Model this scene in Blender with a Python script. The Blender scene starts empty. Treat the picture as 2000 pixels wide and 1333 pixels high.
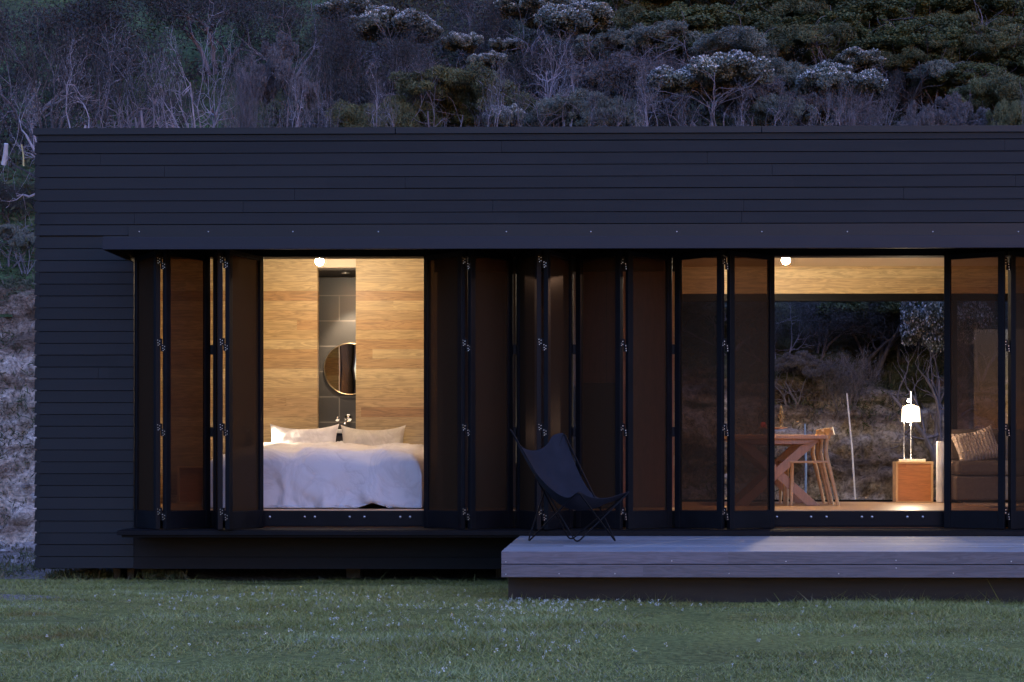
import bpy, math, random
import numpy as np
from mathutils import Vector, noise as mnoise
PI = math.pi
random.seed(7)
scn = bpy.context.scene
COL = scn.collection

# ------------------------------------------------------------------ camera
F = 3262.0            # focal length in photo pixels (photo is 2000 wide)
CY, CZ = -14.0, 1.0
YAW = math.radians(0.9)
PX0, PY0 = 1133.0, 905.0
ca, sa = math.cos(YAW), math.sin(YAW)
def wx(px, Y):
    t = (px - PX0) / F; y = Y - CY
    return y * (t * ca - sa) / (ca + t * sa)
def wz(px, py, Y):
    x = wx(px, Y); d = -x * sa + (Y - CY) * ca
    return CZ - (py - PY0) * d / F
cam = bpy.data.cameras.new('camera'); co = bpy.data.objects.new('camera', cam); COL.objects.link(co)
co.location = (0, CY, CZ); co.rotation_euler = (PI/2, 0, YAW)
cam.sensor_width = 36; cam.lens = F / 2000 * 36
cam.shift_x = -(PX0 - 1000) / 2000; cam.shift_y = (PY0 - 666.5) / 2000
cam.clip_end = 1000; scn.camera = co

# ------------------------------------------------------------------ mesh helpers
class MB:
    def __init__(s): s.v = []; s.f = []; s.m = []; s.cur = 0
    def add(s, vs, fs):
        n = len(s.v); s.v += [tuple(v) for v in vs]
        s.f += [tuple(i + n for i in f) for f in fs]; s.m += [s.cur] * len(fs); return s
    def box(s, x0, x1, y0, y1, z0, z1):
        if x0 > x1: x0, x1 = x1, x0
        if y0 > y1: y0, y1 = y1, y0
        if z0 > z1: z0, z1 = z1, z0
        return s.add([(x0,y0,z0),(x1,y0,z0),(x1,y1,z0),(x0,y1,z0),(x0,y0,z1),(x1,y0,z1),(x1,y1,z1),(x0,y1,z1)],
                     [(0,3,2,1),(4,5,6,7),(0,1,5,4),(1,2,6,5),(2,3,7,6),(3,0,4,7)])
    def obox(s, c, ux, uy, uz):   # oriented box: centre, half vectors
        c, ux, uy, uz = map(Vector, (c, ux, uy, uz))
        vs = [c + a*ux + b*uy + d*uz for d in (-1,1) for a, b in ((-1,-1),(1,-1),(1,1),(-1,1))]
        return s.add(vs, [(0,3,2,1),(4,5,6,7),(0,1,5,4),(1,2,6,5),(2,3,7,6),(3,0,4,7)])
    def prism(s, pts, axis, a0, a1):   # polygon (2D) extruded along an axis
        n = len(pts)
        def p(q, a): return {'x': (a, q[0], q[1]), 'y': (q[0], a, q[1]), 'z': (q[0], q[1], a)}[axis]
        vs = [p(q, a0) for q in pts] + [p(q, a1) for q in pts]
        fs = [tuple(range(n))[::-1], tuple(range(n, 2*n))] + [(i, (i+1) % n, (i+1) % n + n, i+n) for i in range(n)]
        return s.add(vs, fs)
    def tube(s, pts, r, n=8, cap=True):
        pts = [Vector(p) for p in pts]
        rs = r if isinstance(r, (list, tuple)) else [r]*len(pts)
        base = len(s.v); vs = []
        up = None
        for i, p in enumerate(pts):
            d = (pts[min(i+1, len(pts)-1)] - pts[max(i-1, 0)])
            d = d.normalized() if d.length > 1e-9 else Vector((0,0,1))
            if up is None: up = Vector((0,0,1)) if abs(d.z) < .9 else Vector((1,0,0))
            a = d.cross(up)
            a = a.normalized() if a.length > 1e-6 else d.orthogonal().normalized()
            b = a.cross(d).normalized(); up = b
            for k in range(n):
                t = 2*PI*k/n; vs.append(p + (a*math.cos(t) + b*math.sin(t))*rs[i])
        fs = []
        for i in range(len(pts)-1):
            for k in range(n):
                k2 = (k+1) % n; fs.append((i*n+k, i*n+k2, (i+1)*n+k2, (i+1)*n+k))
        if cap: fs += [tuple(range(n)), tuple(range((len(pts)-1)*n, len(pts)*n))[::-1]]
        return s.add(vs, fs)
    def lathe(s, prof, c=(0,0,0), n=24, sx=1, sy=1):   # prof: (r, z)
        vs = []; fs = []
        for r, z in prof:
            for k in range(n):
                t = 2*PI*k/n; vs.append((c[0]+r*sx*math.cos(t), c[1]+r*sy*math.sin(t), c[2]+z))
        for i in range(len(prof)-1):
            for k in range(n):
                k2 = (k+1) % n; fs.append((i*n+k, i*n+k2, (i+1)*n+k2, (i+1)*n+k))
        if prof[0][0] > 1e-4: fs.append(tuple(range(n))[::-1])
        if prof[-1][0] > 1e-4: fs.append(tuple(range((len(prof)-1)*n, len(prof)*n)))
        return s.add(vs, fs)
    def sphere(s, c, r, n=12, m=8, sq=(1,1,1)):
        pr = [(max(1e-5, r*math.sin(PI*i/m)), -r*math.cos(PI*i/m)*sq[2]) for i in range(m+1)]
        return s.lathe(pr, c, n, sq[0], sq[1])
    def grid(s, P):   # P: [i][j] points
        ni, nj = len(P), len(P[0])
        return s.add([p for row in P for p in row],
                     [(i*nj+j, (i+1)*nj+j, (i+1)*nj+j+1, i*nj+j+1) for i in range(ni-1) for j in range(nj-1)])
ORG = {}
def pieces(name, boxes, mats, parent=None, **kw):
    r = []
    for b in boxes:
        q = MB(); q.box(*b); r.append(obj(name, q, mats, parent, **kw))
    return r
def rootloc(o): return ORG.get(o.name, Vector((0,0,0))) if o else Vector((0,0,0))
def obj(name, mb, mats, parent=None, smooth=False, bevel=0, at=None, solid=0, subsurf=0):
    """link a mesh whose vertices are given in world metres"""
    off = rootloc(parent) if parent else Vector(at or (0,0,0))
    me = bpy.data.meshes.new(name)
    me.from_pydata([(v[0]-off.x, v[1]-off.y, v[2]-off.z) for v in mb.v], [], mb.f)
    for m in (mats if isinstance(mats, (list, tuple)) else [mats]): me.materials.append(m)
    if mb.cur: me.polygons.foreach_set('material_index', mb.m)
    if smooth: me.polygons.foreach_set('use_smooth', [True]*len(mb.f))
    me.update()
    o = bpy.data.objects.new(name, me); COL.objects.link(o)
    if parent: o.parent = parent; ORG[o.name] = off
    else: o.location = off; ORG[o.name] = off
    if solid:
        md = o.modifiers.new('solid', 'SOLIDIFY'); md.thickness = solid; md.offset = 0
    if bevel:
        md = o.modifiers.new('bevel', 'BEVEL'); md.width = bevel; md.segments = 2; md.limit_method = 'ANGLE'; md.angle_limit = math.radians(40)
    if subsurf:
        md = o.modifiers.new('sub', 'SUBSURF'); md.levels = md.render_levels = subsurf
    return o
def tag(o, label=None, cat=None, group=None, kind=None):
    if label: o['label'] = label
    if cat: o['category'] = cat
    if group: o['group'] = group
    if kind: o['kind'] = kind
    return o
def thing(name, label, cat, loc=(0,0,0), group=None):
    o = bpy.data.objects.new(name, None); COL.objects.link(o); o.location = loc
    o.empty_display_size = .1
    ORG[o.name] = Vector(loc); return tag(o, label, cat, group)

# ------------------------------------------------------------------ materials
def newmat(name):
    m = bpy.data.materials.new(name); m.use_nodes = True
    nt = m.node_tree; return m, nt, nt.nodes['Principled BSDF']
def N(nt, t, **kw):
    n = nt.nodes.new(t)
    for k, v in kw.items():
        if k.startswith('i_'): n.inputs[int(k[2:]) if k[2:].isdigit() else k[2:]].default_value = v
        else: setattr(n, k, v)
    return n
def L(nt, a, b): nt.links.new(a, b)
def ramp(nt, fac, stops):
    r = N(nt, 'ShaderNodeValToRGB'); e = r.color_ramp.elements
    while len(e) < len(stops): e.new(.5)
    for i, (p, c) in enumerate(stops): e[i].position = p; e[i].color = (*c[:3], 1)
    L(nt, fac, r.inputs[0]); return r
def math_(nt, op, a, b=None, c=None):
    n = N(nt, 'ShaderNodeMath', operation=op)
    for i, v in enumerate((a, b, c)):
        if v is None: continue
        if isinstance(v, (int, float)): n.inputs[i].default_value = v
        else: L(nt, v, n.inputs[i])
    return n.outputs[0]
def coords(nt, stretch=(1,1,1), src='Object'):
    tc = N(nt, 'ShaderNodeTexCoord'); mp = N(nt, 'ShaderNodeMapping'); mp.inputs['Scale'].default_value = stretch
    L(nt, tc.outputs[src], mp.inputs[0]); return mp.outputs[0]
def mixc(nt, fac, a, b, mode='MIX'):
    n = N(nt, 'ShaderNodeMix', data_type='RGBA', blend_type=mode)
    for idx, v in ((0, fac), (6, a), (7, b)):
        if isinstance(v, (int, float)): n.inputs[idx].default_value = v
        elif isinstance(v, tuple): n.inputs[idx].default_value = (*v[:3], 1)
        else: L(nt, v, n.inputs[idx])
    return n.outputs[2]
def bump(nt, bsdf, h, strength, dist=.01):
    b = N(nt, 'ShaderNodeBump'); b.inputs['Strength'].default_value = strength; b.inputs['Distance'].default_value = dist
    L(nt, h, b.inputs['Height']); L(nt, b.outputs[0], bsdf.inputs['Normal'])
def plain(name, c, rough=.6, metal=0, c2=None, scale=8, stretch=(1,1,1), bmp=0, bdist=.005, detail=5, spec=.5):
    m, nt, b = newmat(name)
    b.inputs['Roughness'].default_value = rough; b.inputs['Metallic'].default_value = metal
    b.inputs['Specular IOR Level'].default_value = spec
    no = N(nt, 'ShaderNodeTexNoise'); no.inputs['Scale'].default_value = scale; no.inputs['Detail'].default_value = detail
    L(nt, coords(nt, stretch), no.inputs['Vector'])
    c2 = c2 or tuple(v*.72 for v in c)
    r = ramp(nt, no.outputs[0], [(.32, c2), (.68, c)]); L(nt, r.outputs[0], b.inputs['Base Color'])
    rr = math_(nt, 'MULTIPLY_ADD', no.outputs[0], .2, rough-.1); L(nt, rr, b.inputs['Roughness'])
    if bmp: bump(nt, b, no.outputs[0], bmp, bdist)
    return m
def planks(name, tones, pitch, axis='Z', run='X', rough=.5, length=2.6, joint=.03, grain=.5, bmp=.2, jdark=.35, off=0.0, gscale=1.0):
    """boards of different tones; pitch across `axis`, grain along `run`"""
    m, nt, b = newmat(name)
    tc = N(nt, 'ShaderNodeTexCoord'); sp = N(nt, 'ShaderNodeSeparateXYZ'); L(nt, tc.outputs['Object'], sp.inputs[0])
    A, R = sp.outputs[axis], sp.outputs[run]
    q = math_(nt, 'DIVIDE', math_(nt, 'SUBTRACT', A, off), pitch)
    row = math_(nt, 'FLOOR', q); fr = math_(nt, 'FRACT', q)
    wn = N(nt, 'ShaderNodeTexWhiteNoise', noise_dimensions='1D'); L(nt, row, wn.inputs['W'])
    sh = math_(nt, 'MULTIPLY_ADD', wn.outputs[0], 7.3, R); seg = math_(nt, 'FLOOR', math_(nt, 'DIVIDE', sh, length))
    w2 = N(nt, 'ShaderNodeTexWhiteNoise', noise_dimensions='2D')
    cv = N(nt, 'ShaderNodeCombineXYZ'); L(nt, row, cv.inputs[0]); L(nt, seg, cv.inputs[1]); L(nt, cv.outputs[0], w2.inputs['Vector'])
    tone = ramp(nt, w2.outputs[0], [(i/(len(tones)-1)*.98, t) for i, t in enumerate(tones)])
    # grain: noise stretched along the run, shifted per board
    st = {'X': (1.2, 14, 14), 'Y': (14, 1.2, 14), 'Z': (14, 14, 1.2)}[run]
    st = tuple(v*gscale for v in st)
    mp = N(nt, 'ShaderNodeMapping'); mp.inputs['Scale'].default_value = st; L(nt, tc.outputs['Object'], mp.inputs[0])
    va = N(nt, 'ShaderNodeVectorMath', operation='ADD'); L(nt, mp.outputs[0], va.inputs[0])
    sc = N(nt, 'ShaderNodeVectorMath', operation='SCALE'); L(nt, w2.outputs['Color'], sc.inputs[0]); sc.inputs['Scale'].default_value = 40; L(nt, sc.outputs[0], va.inputs[1])
    n1 = N(nt, 'ShaderNodeTexNoise'); n1.inputs['Scale'].default_value = 1.6; n1.inputs['Detail'].default_value = 8; n1.inputs['Distortion'].default_value = 1.6; L(nt, va.outputs[0], n1.inputs['Vector'])
    n2 = N(nt, 'ShaderNodeTexNoise'); n2.inputs['Scale'].default_value = 6; n2.inputs['Detail'].default_value = 6; L(nt, va.outputs[0], n2.inputs['Vector'])
    rings = math_(nt, 'PINGPONG', math_(nt, 'MULTIPLY', n1.outputs[0], 9.0), 1.0)
    g = math_(nt, 'ADD', math_(nt, 'MULTIPLY', rings, .5), math_(nt, 'MULTIPLY', n2.outputs[0], .5))
    gm = ramp(nt, g, [(.1, (1-grain*.75,)*3), (.75, (1.06, 1.05, 1.03))])
    c = mixc(nt, 1.0, tone.outputs[0], gm.outputs[0], 'MULTIPLY')
    edge = math_(nt, 'LESS_THAN', fr, joint)
    c = mixc(nt, math_(nt, 'MULTIPLY', edge, 1-jdark), c, (0.03, .02, .012))
    L(nt, c, b.inputs['Base Color'])
    b.inputs['Roughness'].default_value = rough
    L(nt, math_(nt, 'MULTIPLY_ADD', n2.outputs[0], .25, rough-.12), b.inputs['Roughness'])
    if bmp: bump(nt, b, math_(nt, 'SUBTRACT', g, math_(nt, 'MULTIPLY', edge, 2.0)), bmp, .003)
    return m
def emit(name, c, s):
    m, nt, b = newmat(name)
    b.inputs['Base Color'].default_value = (*c, 1); b.inputs['Emission Color'].default_value = (*c, 1); b.inputs['Emission Strength'].default_value = s
    return m
def leafmat(name, cols, rough=.7, trans=0.0, nscale=1.5):
    m, nt, b = newmat(name)
    g = N(nt, 'ShaderNodeNewGeometry')
    r = ramp(nt, g.outputs['Random Per Island'], [(i/(len(cols)-1), c) for i, c in enumerate(cols)])
    no = N(nt, 'ShaderNodeTexNoise'); no.inputs['Scale'].default_value = nscale; no.inputs['Detail'].default_value = 2
    L(nt, coords(nt), no.inputs['Vector'])
    k = ramp(nt, no.outputs[0], [(.3, (.6, .62, .7)), (.7, (1.25, 1.2, 1.1))])
    L(nt, mixc(nt, 1.0, r.outputs[0], k.outputs[0], 'MULTIPLY'), b.inputs['Base Color'])
    b.inputs['Roughness'].default_value = rough; b.inputs['Specular IOR Level'].default_value = .25
    return m

def m_cladding():
    m, nt, b = newmat('black_stained_board')
    tc = N(nt, 'ShaderNodeTexCoord'); sp = N(nt, 'ShaderNodeSeparateXYZ'); L(nt, tc.outputs['Object'], sp.inputs[0])
    row = math_(nt, 'FLOOR', math_(nt, 'DIVIDE', math_(nt, 'SUBTRACT', sp.outputs['Z'], .112), .0997))
    wn = N(nt, 'ShaderNodeTexWhiteNoise', noise_dimensions='1D'); L(nt, row, wn.inputs['W'])
    seg = math_(nt, 'FLOOR', math_(nt, 'DIVIDE', math_(nt, 'MULTIPLY_ADD', wn.outputs[0], 9.7, sp.outputs['X']), 3.9))
    cv = N(nt, 'ShaderNodeCombineXYZ'); L(nt, row, cv.inputs[0]); L(nt, seg, cv.inputs[1])
    w2 = N(nt, 'ShaderNodeTexWhiteNoise', noise_dimensions='2D'); L(nt, cv.outputs[0], w2.inputs['Vector'])
    n1 = N(nt, 'ShaderNodeTexNoise'); n1.inputs['Scale'].default_value = 2; n1.inputs['Detail'].default_value = 8; L(nt, coords(nt, (1, 1, 22)), n1.inputs['Vector'])
    n2 = N(nt, 'ShaderNodeTexNoise'); n2.inputs['Scale'].default_value = .9; n2.inputs['Detail'].default_value = 4; L(nt, coords(nt), n2.inputs['Vector'])
    f = math_(nt, 'ADD', math_(nt, 'MULTIPLY', w2.outputs[0], .45), math_(nt, 'ADD', math_(nt, 'MULTIPLY', n1.outputs[0], .35), math_(nt, 'MULTIPLY', n2.outputs[0], .35)))
    r = ramp(nt, f, [(.2, (.0060, .0082, .0100)), (.85, (.0130, .0158, .0180))]); L(nt, r.outputs[0], b.inputs['Base Color'])
    # scuffs
    L(nt, math_(nt, 'MULTIPLY_ADD', n1.outputs[0], .25, .48), b.inputs['Roughness']); b.inputs['Specular IOR Level'].default_value = .25
    bump(nt, b, n1.outputs[0], .25, .003); return m
M = {}
M['clad'] = m_cladding()
M['black'] = plain('black_metal', (.0065, .007, .009), .5, 0, (.004, .0045, .006), 6, spec=.10)
M['blackpaint'] = plain('black_painted_timber', (.012, .0125, .0135), .5, 0, (.008, .0085, .009), 5, (1, 1, 10), .1, spec=.3)
M['flash'] = plain('dark_steel_flashing', (.0095, .0115, .014), .45, 0, (.0075, .009, .011), 3, (1, 1, 6), spec=.3)
M['flash2'] = plain('dark_steel_fascia', (.010, .013, .023), .45, 0, (.0085, .011, .019), 2, (1, 1, 6), spec=.28)
M['steel'] = plain('bright_steel', (.62, .62, .64), .3, 1, scale=20)
M['chrome'] = plain('chrome', (.8, .8, .82), .08, 1, (.75, .75, .77))
M['brass'] = plain('brass', (.34, .26, .16), .3, 1)
WOOD = [(.43, .30, .145), (.50, .375, .20), (.39, .235, .105), (.53, .42, .24), (.46, .335, .17), (.50, .39, .22), (.33, .185, .082), (.48, .36, .19)]
M['wall'] = planks('pine_wall_boards', WOOD, .0955, 'Z', 'X', .5, 4.6, .022, .60, .15, .45, off=.02)
M['wallside'] = planks('pine_wall_boards_side', WOOD, .0955, 'Z', 'Y', .5, 2.4, .022, .42, .15, .45, off=.02)
M['floor'] = planks('wide_floor_boards', [(.42, .26, .14), (.48, .31, .17), (.38, .23, .12), (.45, .28, .15)], .14, 'Y', 'X', .33, 2.2, .03, .3, .1)
M['ceil'] = plain('pale_ply_ceiling', (.70, .60, .47), .6, 0, (.64, .54, .41), 2, (1, 8, 1))
M['redwood'] = planks('red_brown_cupboard_wood', [(.34, .17, .12), (.38, .20, .14), (.31, .15, .10)], .6, 'X', 'Z', .5, 3, .01, .35, .05)
M['tile'] = None
M['deck'] = planks('weathered_deck_boards', [(.165, .19, .225), (.205, .235, .28), (.14, .165, .20), (.185, .215, .25), (.225, .26, .305)], .1370, 'Y', 'X', .6, 3.1, .0, .55, .35, off=-2.83)
M['fascia'] = planks('weathered_fascia_boards', [(.135, .118, .135), (.115, .10, .11), (.145, .128, .15)], .09, 'Z', 'X', .6, 2.6, .0, .5, .3, off=.232)
M['plinth'] = plain('dark_brown_plinth', (.035, .028, .020), .8, 0, (.018, .014, .010), 3, (1, 1, 8))
def m_linen(name, c, c2):
    m, nt, b = newmat(name); b.inputs['Roughness'].default_value = .9; b.inputs['Specular IOR Level'].default_value = .2
    n1 = N(nt, 'ShaderNodeTexNoise'); n1.inputs['Scale'].default_value = 3.2; n1.inputs['Detail'].default_value = 7; n1.inputs['Roughness'].default_value = .55; n1.inputs['Distortion'].default_value = 1.3; L(nt, coords(nt, (1, 1, .7)), n1.inputs['Vector'])
    rd = math_(nt, 'ABSOLUTE', math_(nt, 'SUBTRACT', n1.outputs[0], .5))
    r = ramp(nt, rd, [(0, c2), (.06, c)]); L(nt, r.outputs[0], b.inputs['Base Color'])
    bump(nt, b, math_(nt, 'MINIMUM', rd, .12), .4, .06); return m
M['linen'] = m_linen('white_linen', (.60, .59, .60), (.54, .53, .54))
M['pillow'] = m_linen('oat_linen', (.52, .49, .44), (.46, .43, .38))
M['sofa'] = plain('grey_brown_sofa_cloth', (.17, .16, .145), .9, 0, (.13, .12, .11), 30, bmp=.2)
M['sling'] = plain('charcoal_canvas', (.020, .022, .031), .85, 0, (.015, .017, .024), 10, bmp=.1, spec=.08)
M['orange'] = planks('varnished_box_wood', [(.50, .20, .06), (.55, .235, .075), (.46, .18, .055)], .35, 'Z', 'X', .45, 1, .0, .35, .05)
M['light_wood'] = plain('pale_box_edge', (.62, .40, .19), .5, 0, (.55, .34, .15), 6, (1, 1, 1))
M['table'] = planks('reddish_table_wood', [(.33, .18, .11), (.38, .21, .13)], .3, 'X', 'Z', .45, 1, .0, .3, .05)
M['chairwood'] = plain('pale_chair_wood', (.55, .36, .20), .45, 0, (.47, .30, .16), 8, (1, 1, 4))
M['white'] = plain('matt_white', (.75, .73, .70), .6)
M['darkwood'] = plain('carved_dark_wood', (.13, .085, .04), .45, 0, (.05, .03, .015), 30, bmp=.4)
M['red'] = plain('red_apple_skin', (.45, .04, .03), .35)
M['ceramic'] = plain('warm_ceramic', (.45, .30, .20), .35)
M['bark'] = plain('pale_grey_bark', (.24, .215, .24), .85, 0, (.10, .09, .10), 9, (1, 1, .35), .4, .02)
M['barkpale'] = plain('silvery_bark', (.40, .37, .41), .85, 0, (.19, .17, .195), 9, (1, 1, .35), .4, .02)
M['barkdark'] = plain('dark_bark', (.10, .085, .085), .9, 0, (.04, .034, .034), 9, (1, 1, .35), .4, .02)
M['stake'] = plain('pale_stake', (.62, .62, .66), .6)
M['bluestake'] = plain('blue_pipe', (.20, .33, .62), .5)
M['yellow'] = plain('yellow_cane', (.55, .50, .22), .6)
M['pile'] = plain('timber_pile', (.10, .09, .075), .9, 0, (.05, .045, .04), 5, (1, 1, .4), .2)
M['greyplank'] = plain('grey_plank', (.22, .21, .22), .85, 0, (.12, .115, .12), 8, (.3, 1, 1), .2)
M['charcoal'] = plain('charcoal_panel', (.035, .03, .028), .6)
M['core'] = plain('dark_brown_panel', (.075, .048, .034), .6)
M['dullwhite'] = plain('white_painted_door', (.42, .40, .42), .5)
def m_tile():
    m, nt, b = newmat('grey_stone_tile')
    tc = N(nt, 'ShaderNodeTexCoord'); sp = N(nt, 'ShaderNodeSeparateXYZ'); L(nt, tc.outputs['Object'], sp.inputs[0])
    cv = N(nt, 'ShaderNodeCombineXYZ'); L(nt, math_(nt, 'ADD', sp.outputs['X'], 2.74+.5), cv.inputs[0]); L(nt, math_(nt, 'SUBTRACT', sp.outputs['Z'], 2.72), cv.inputs[1])
    br = N(nt, 'ShaderNodeTexBrick'); L(nt, cv.outputs[0], br.inputs['Vector'])
    br.inputs['Scale'].default_value = 1; br.inputs['Brick Width'].default_value = .5; br.inputs['Row Height'].default_value = .26
    br.inputs['Mortar Size'].default_value = .006; br.inputs['Color1'].default_value = (.019, .017, .0155, 1); br.inputs['Color2'].default_value = (.024, .0215, .019, 1); br.inputs['Mortar'].default_value = (.085, .075, .065, 1)
    L(nt, br.outputs['Color'], b.inputs['Base Color']); b.inputs['Roughness'].default_value = .42
    return m
M['tile'] = m_tile()
def m_mirror():
    m, nt, b = newmat('mirror_glass'); b.inputs['Metallic'].default_value = 1; b.inputs['Roughness'].default_value = .01; b.inputs['Base Color'].default_value = (.85, .85, .86, 1); return m
M['mirror'] = m_mirror()
def m_screen():
    """tinted, fine-meshed pane: the more obliquely it is seen the less it lets through"""
    m, nt, b = newmat('bronze_tinted_screen')
    nt.nodes.remove(b); out = nt.nodes['Material Output']
    lw = N(nt, 'ShaderNodeLayerWeight'); lw.inputs['Blend'].default_value = .5   # facing: 0 face-on, 1 edge-on
    r = ramp(nt, lw.outputs['Facing'], [(.03, (.33, .24, .215)), (.12, (.22, .155, .135)), (.24, (.12, .082, .068)), (.40, (.028, .020, .016)), (.6, (.004, .003, .003))])
    tr = N(nt, 'ShaderNodeBsdfTransparent'); L(nt, r.outputs[0], tr.inputs[0])
    df = N(nt, 'ShaderNodeBsdfDiffuse'); df.inputs[0].default_value = (.029, .018, .0105, 1)
    ad = N(nt, 'ShaderNodeAddShader'); L(nt, tr.outputs[0], ad.inputs[0]); L(nt, df.outputs[0], ad.inputs[1])
    gl = N(nt, 'ShaderNodeBsdfGlossy'); gl.inputs['Roughness'].default_value = .22; gl.inputs[0].default_value = (.7, .7, .7, 1)
    fr = N(nt, 'ShaderNodeFresnel'); fr.inputs[0].default_value = 1.32
    mx = N(nt, 'ShaderNodeMixShader'); L(nt, math_(nt, 'MULTIPLY', fr.outputs[0], .14), mx.inputs[0]); L(nt, ad.outputs[0], mx.inputs[1]); L(nt, gl.outputs[0], mx.inputs[2])
    L(nt, mx.outputs[0], out.inputs[0]); return m
M['screen'] = m_screen()
def m_glass():
    m, nt, b = newmat('clear_window_glass')
    nt.nodes.remove(b); out = nt.nodes['Material Output']
    tr = N(nt, 'ShaderNodeBsdfTransparent'); tr.inputs[0].default_value = (.88, .9, .9, 1)
    gl = N(nt, 'ShaderNodeBsdfGlossy'); gl.inputs['Roughness'].default_value = .01
    fr = N(nt, 'ShaderNodeFresnel'); fr.inputs[0].default_value = 1.45
    mx = N(nt, 'ShaderNodeMixShader'); L(nt, fr.outputs[0], mx.inputs[0]); L(nt, tr.outputs[0], mx.inputs[1]); L(nt, gl.outputs[0], mx.inputs[2])
    L(nt, mx.outputs[0], out.inputs[0]); return m
M['glass'] = m_glass()
WARM = (1.0, .78, .54)
M['bulb'] = emit('lit_bulb', WARM, 330)
M['shade'] = emit('lit_lamp_shade', (1.0, .80, .52), .42)
M['downlight'] = emit('lit_downlight', (1.0, .78, .55), 20)
def m_knit():
    m, nt, b = newmat('cream_knit')
    b.inputs['Roughness'].default_value = .9
    w = N(nt, 'ShaderNodeTexWave', wave_type='BANDS', bands_direction='X'); w.inputs['Scale'].default_value = 9; w.inputs['Distortion'].default_value = 5; w.inputs['Detail'].default_value = 2; w.inputs['Detail Scale'].default_value = 3
    L(nt, coords(nt, (1, 1, 1.6)), w.inputs['Vector'])
    r = ramp(nt, w.outputs[0], [(.1, (.66, .66, .58)), (.7, (.90, .92, .86))]); L(nt, r.outputs[0], b.inputs['Base Color'])
    bump(nt, b, w.outputs[0], .8, .02); return m
M['knit'] = m_knit()
M['rug'] = plain('woven_rug', (.36, .28, .20), .95, 0, (.24, .18, .13), 60, (1, .3, 1), .3)

# ------------------------------------------------------------------ terrain
def pl(x, pts):
    return float(np.interp(x, [p[0] for p in pts], [p[1] for p in pts]))
def hill(x, y):
    """height of the hillside behind the house"""
    base = pl(y, [(4.6, -.05), (5.0, .05), (5.35, .75), (5.9, 2.0), (6.6, 3.0), (9, 4.6), (14, 7.3), (24, 12.6), (40, 20.5), (90, 42), (140, 60)])
    if y > 6.6:
        n = mnoise.fractal(Vector((x*.18, y*.18, 3.1)), 1.0, 2.0, 4)
        base += n * min(1, (y-6.6)/4) * .9
    if x > 0 and y > 5: base -= min(1, x/2.5) * .55 * max(0, 1-abs(y-6.4)/2.4)
    return base
def lawnz(x, y):
    t = pl(y, [(-60, -.3), (-8, -.02), (-4, .045), (-2.8, .06), (-1, .015), (.5, 0), (4, .01), (5.4, .06)])
    return t + .018 * mnoise.noise(Vector((x*.9, y*.9, 0))) + .008*mnoise.noise(Vector((x*3.1, y*3.1, 5)))
def axis(*segs):
    a = []
    for lo, hi, st in segs: a += list(np.arange(lo, hi, st))
    a.append(segs[-1][1]); return a
def m_lawn():
    m, nt, b = newmat('lawn_turf')
    n1 = N(nt, 'ShaderNodeTexNoise'); n1.inputs['Scale'].default_value = .55; n1.inputs['Detail'].default_value = 6; L(nt, coords(nt, (1, 1.6, 1)), n1.inputs['Vector'])
    n2 = N(nt, 'ShaderNodeTexNoise'); n2.inputs['Scale'].default_value = 28; n2.inputs['Detail'].default_value = 6; L(nt, coords(nt), n2.inputs['Vector'])
    r1 = ramp(nt, n1.outputs[0], [(.35, (.13, .14, .045)), (.6, (.18, .20, .06))])
    r2 = ramp(nt, n2.outputs[0], [(.3, (.4, .4, .4)), (.7, (1.2, 1.2, 1.2))])
    c = mixc(nt, 1.0, r1.outputs[0], r2.outputs[0], 'MULTIPLY')
    # bare, gravelly earth at the left of the house and along the bank
    tc = N(nt, 'ShaderNodeTexCoord'); sp = N(nt, 'ShaderNodeSeparateXYZ'); L(nt, tc.outputs['Object'], sp.inputs[0])
    n3 = N(nt, 'ShaderNodeTexNoise'); n3.inputs['Scale'].default_value = 1.1; n3.inputs['Detail'].default_value = 5; L(nt, coords(nt, (1, 3, 1)), n3.inputs['Vector'])
    left = math_(nt, 'SUBTRACT', math_(nt, 'MULTIPLY', math_(nt, 'ADD', sp.outputs['X'], 3.35), -.8), math_(nt, 'MULTIPLY', math_(nt, 'ABSOLUTE', math_(nt, 'ADD', sp.outputs['Y'], 2.25)), .75))
    back = math_(nt, 'MULTIPLY', math_(nt, 'SUBTRACT', sp.outputs['Y'], .1), 1.5)
    f = math_(nt, 'ADD', math_(nt, 'MAXIMUM', math_(nt, 'MINIMUM', left, .5), math_(nt, 'MINIMUM', back, .6)), math_(nt, 'MULTIPLY', math_(nt, 'SUBTRACT', n3.outputs[0], .5), 1.6))
    fr = ramp(nt, f, [(.25, (0,0,0)), (.42, (1,1,1))])
    re = ramp(nt, n2.outputs[0], [(.36, (.05, .042, .036)), (.64, (.30, .27, .25))])
    c = mixc(nt, fr.outputs[0], c, re.outputs[0]); L(nt, c, b.inputs['Base Color'])
    b.inputs['Roughness'].default_value = .95; b.inputs['Specular IOR Level'].default_value = .1
    bump(nt, b, n2.outputs[0], .8, .02); return m
xs = axis((-80, -8, 6), (-8, 8, .2), (8, 80, 6)); ys = axis((-80, -8, 6), (-8, 5.4, .15))
mb = MB(); mb.grid([[(x, y, lawnz(x, y)) for y in ys] for x in xs])
tag(obj('lawn', mb, m_lawn(), smooth=True), 'mown green lawn dotted with clover in front of the house', 'lawn', kind='structure')

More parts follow.
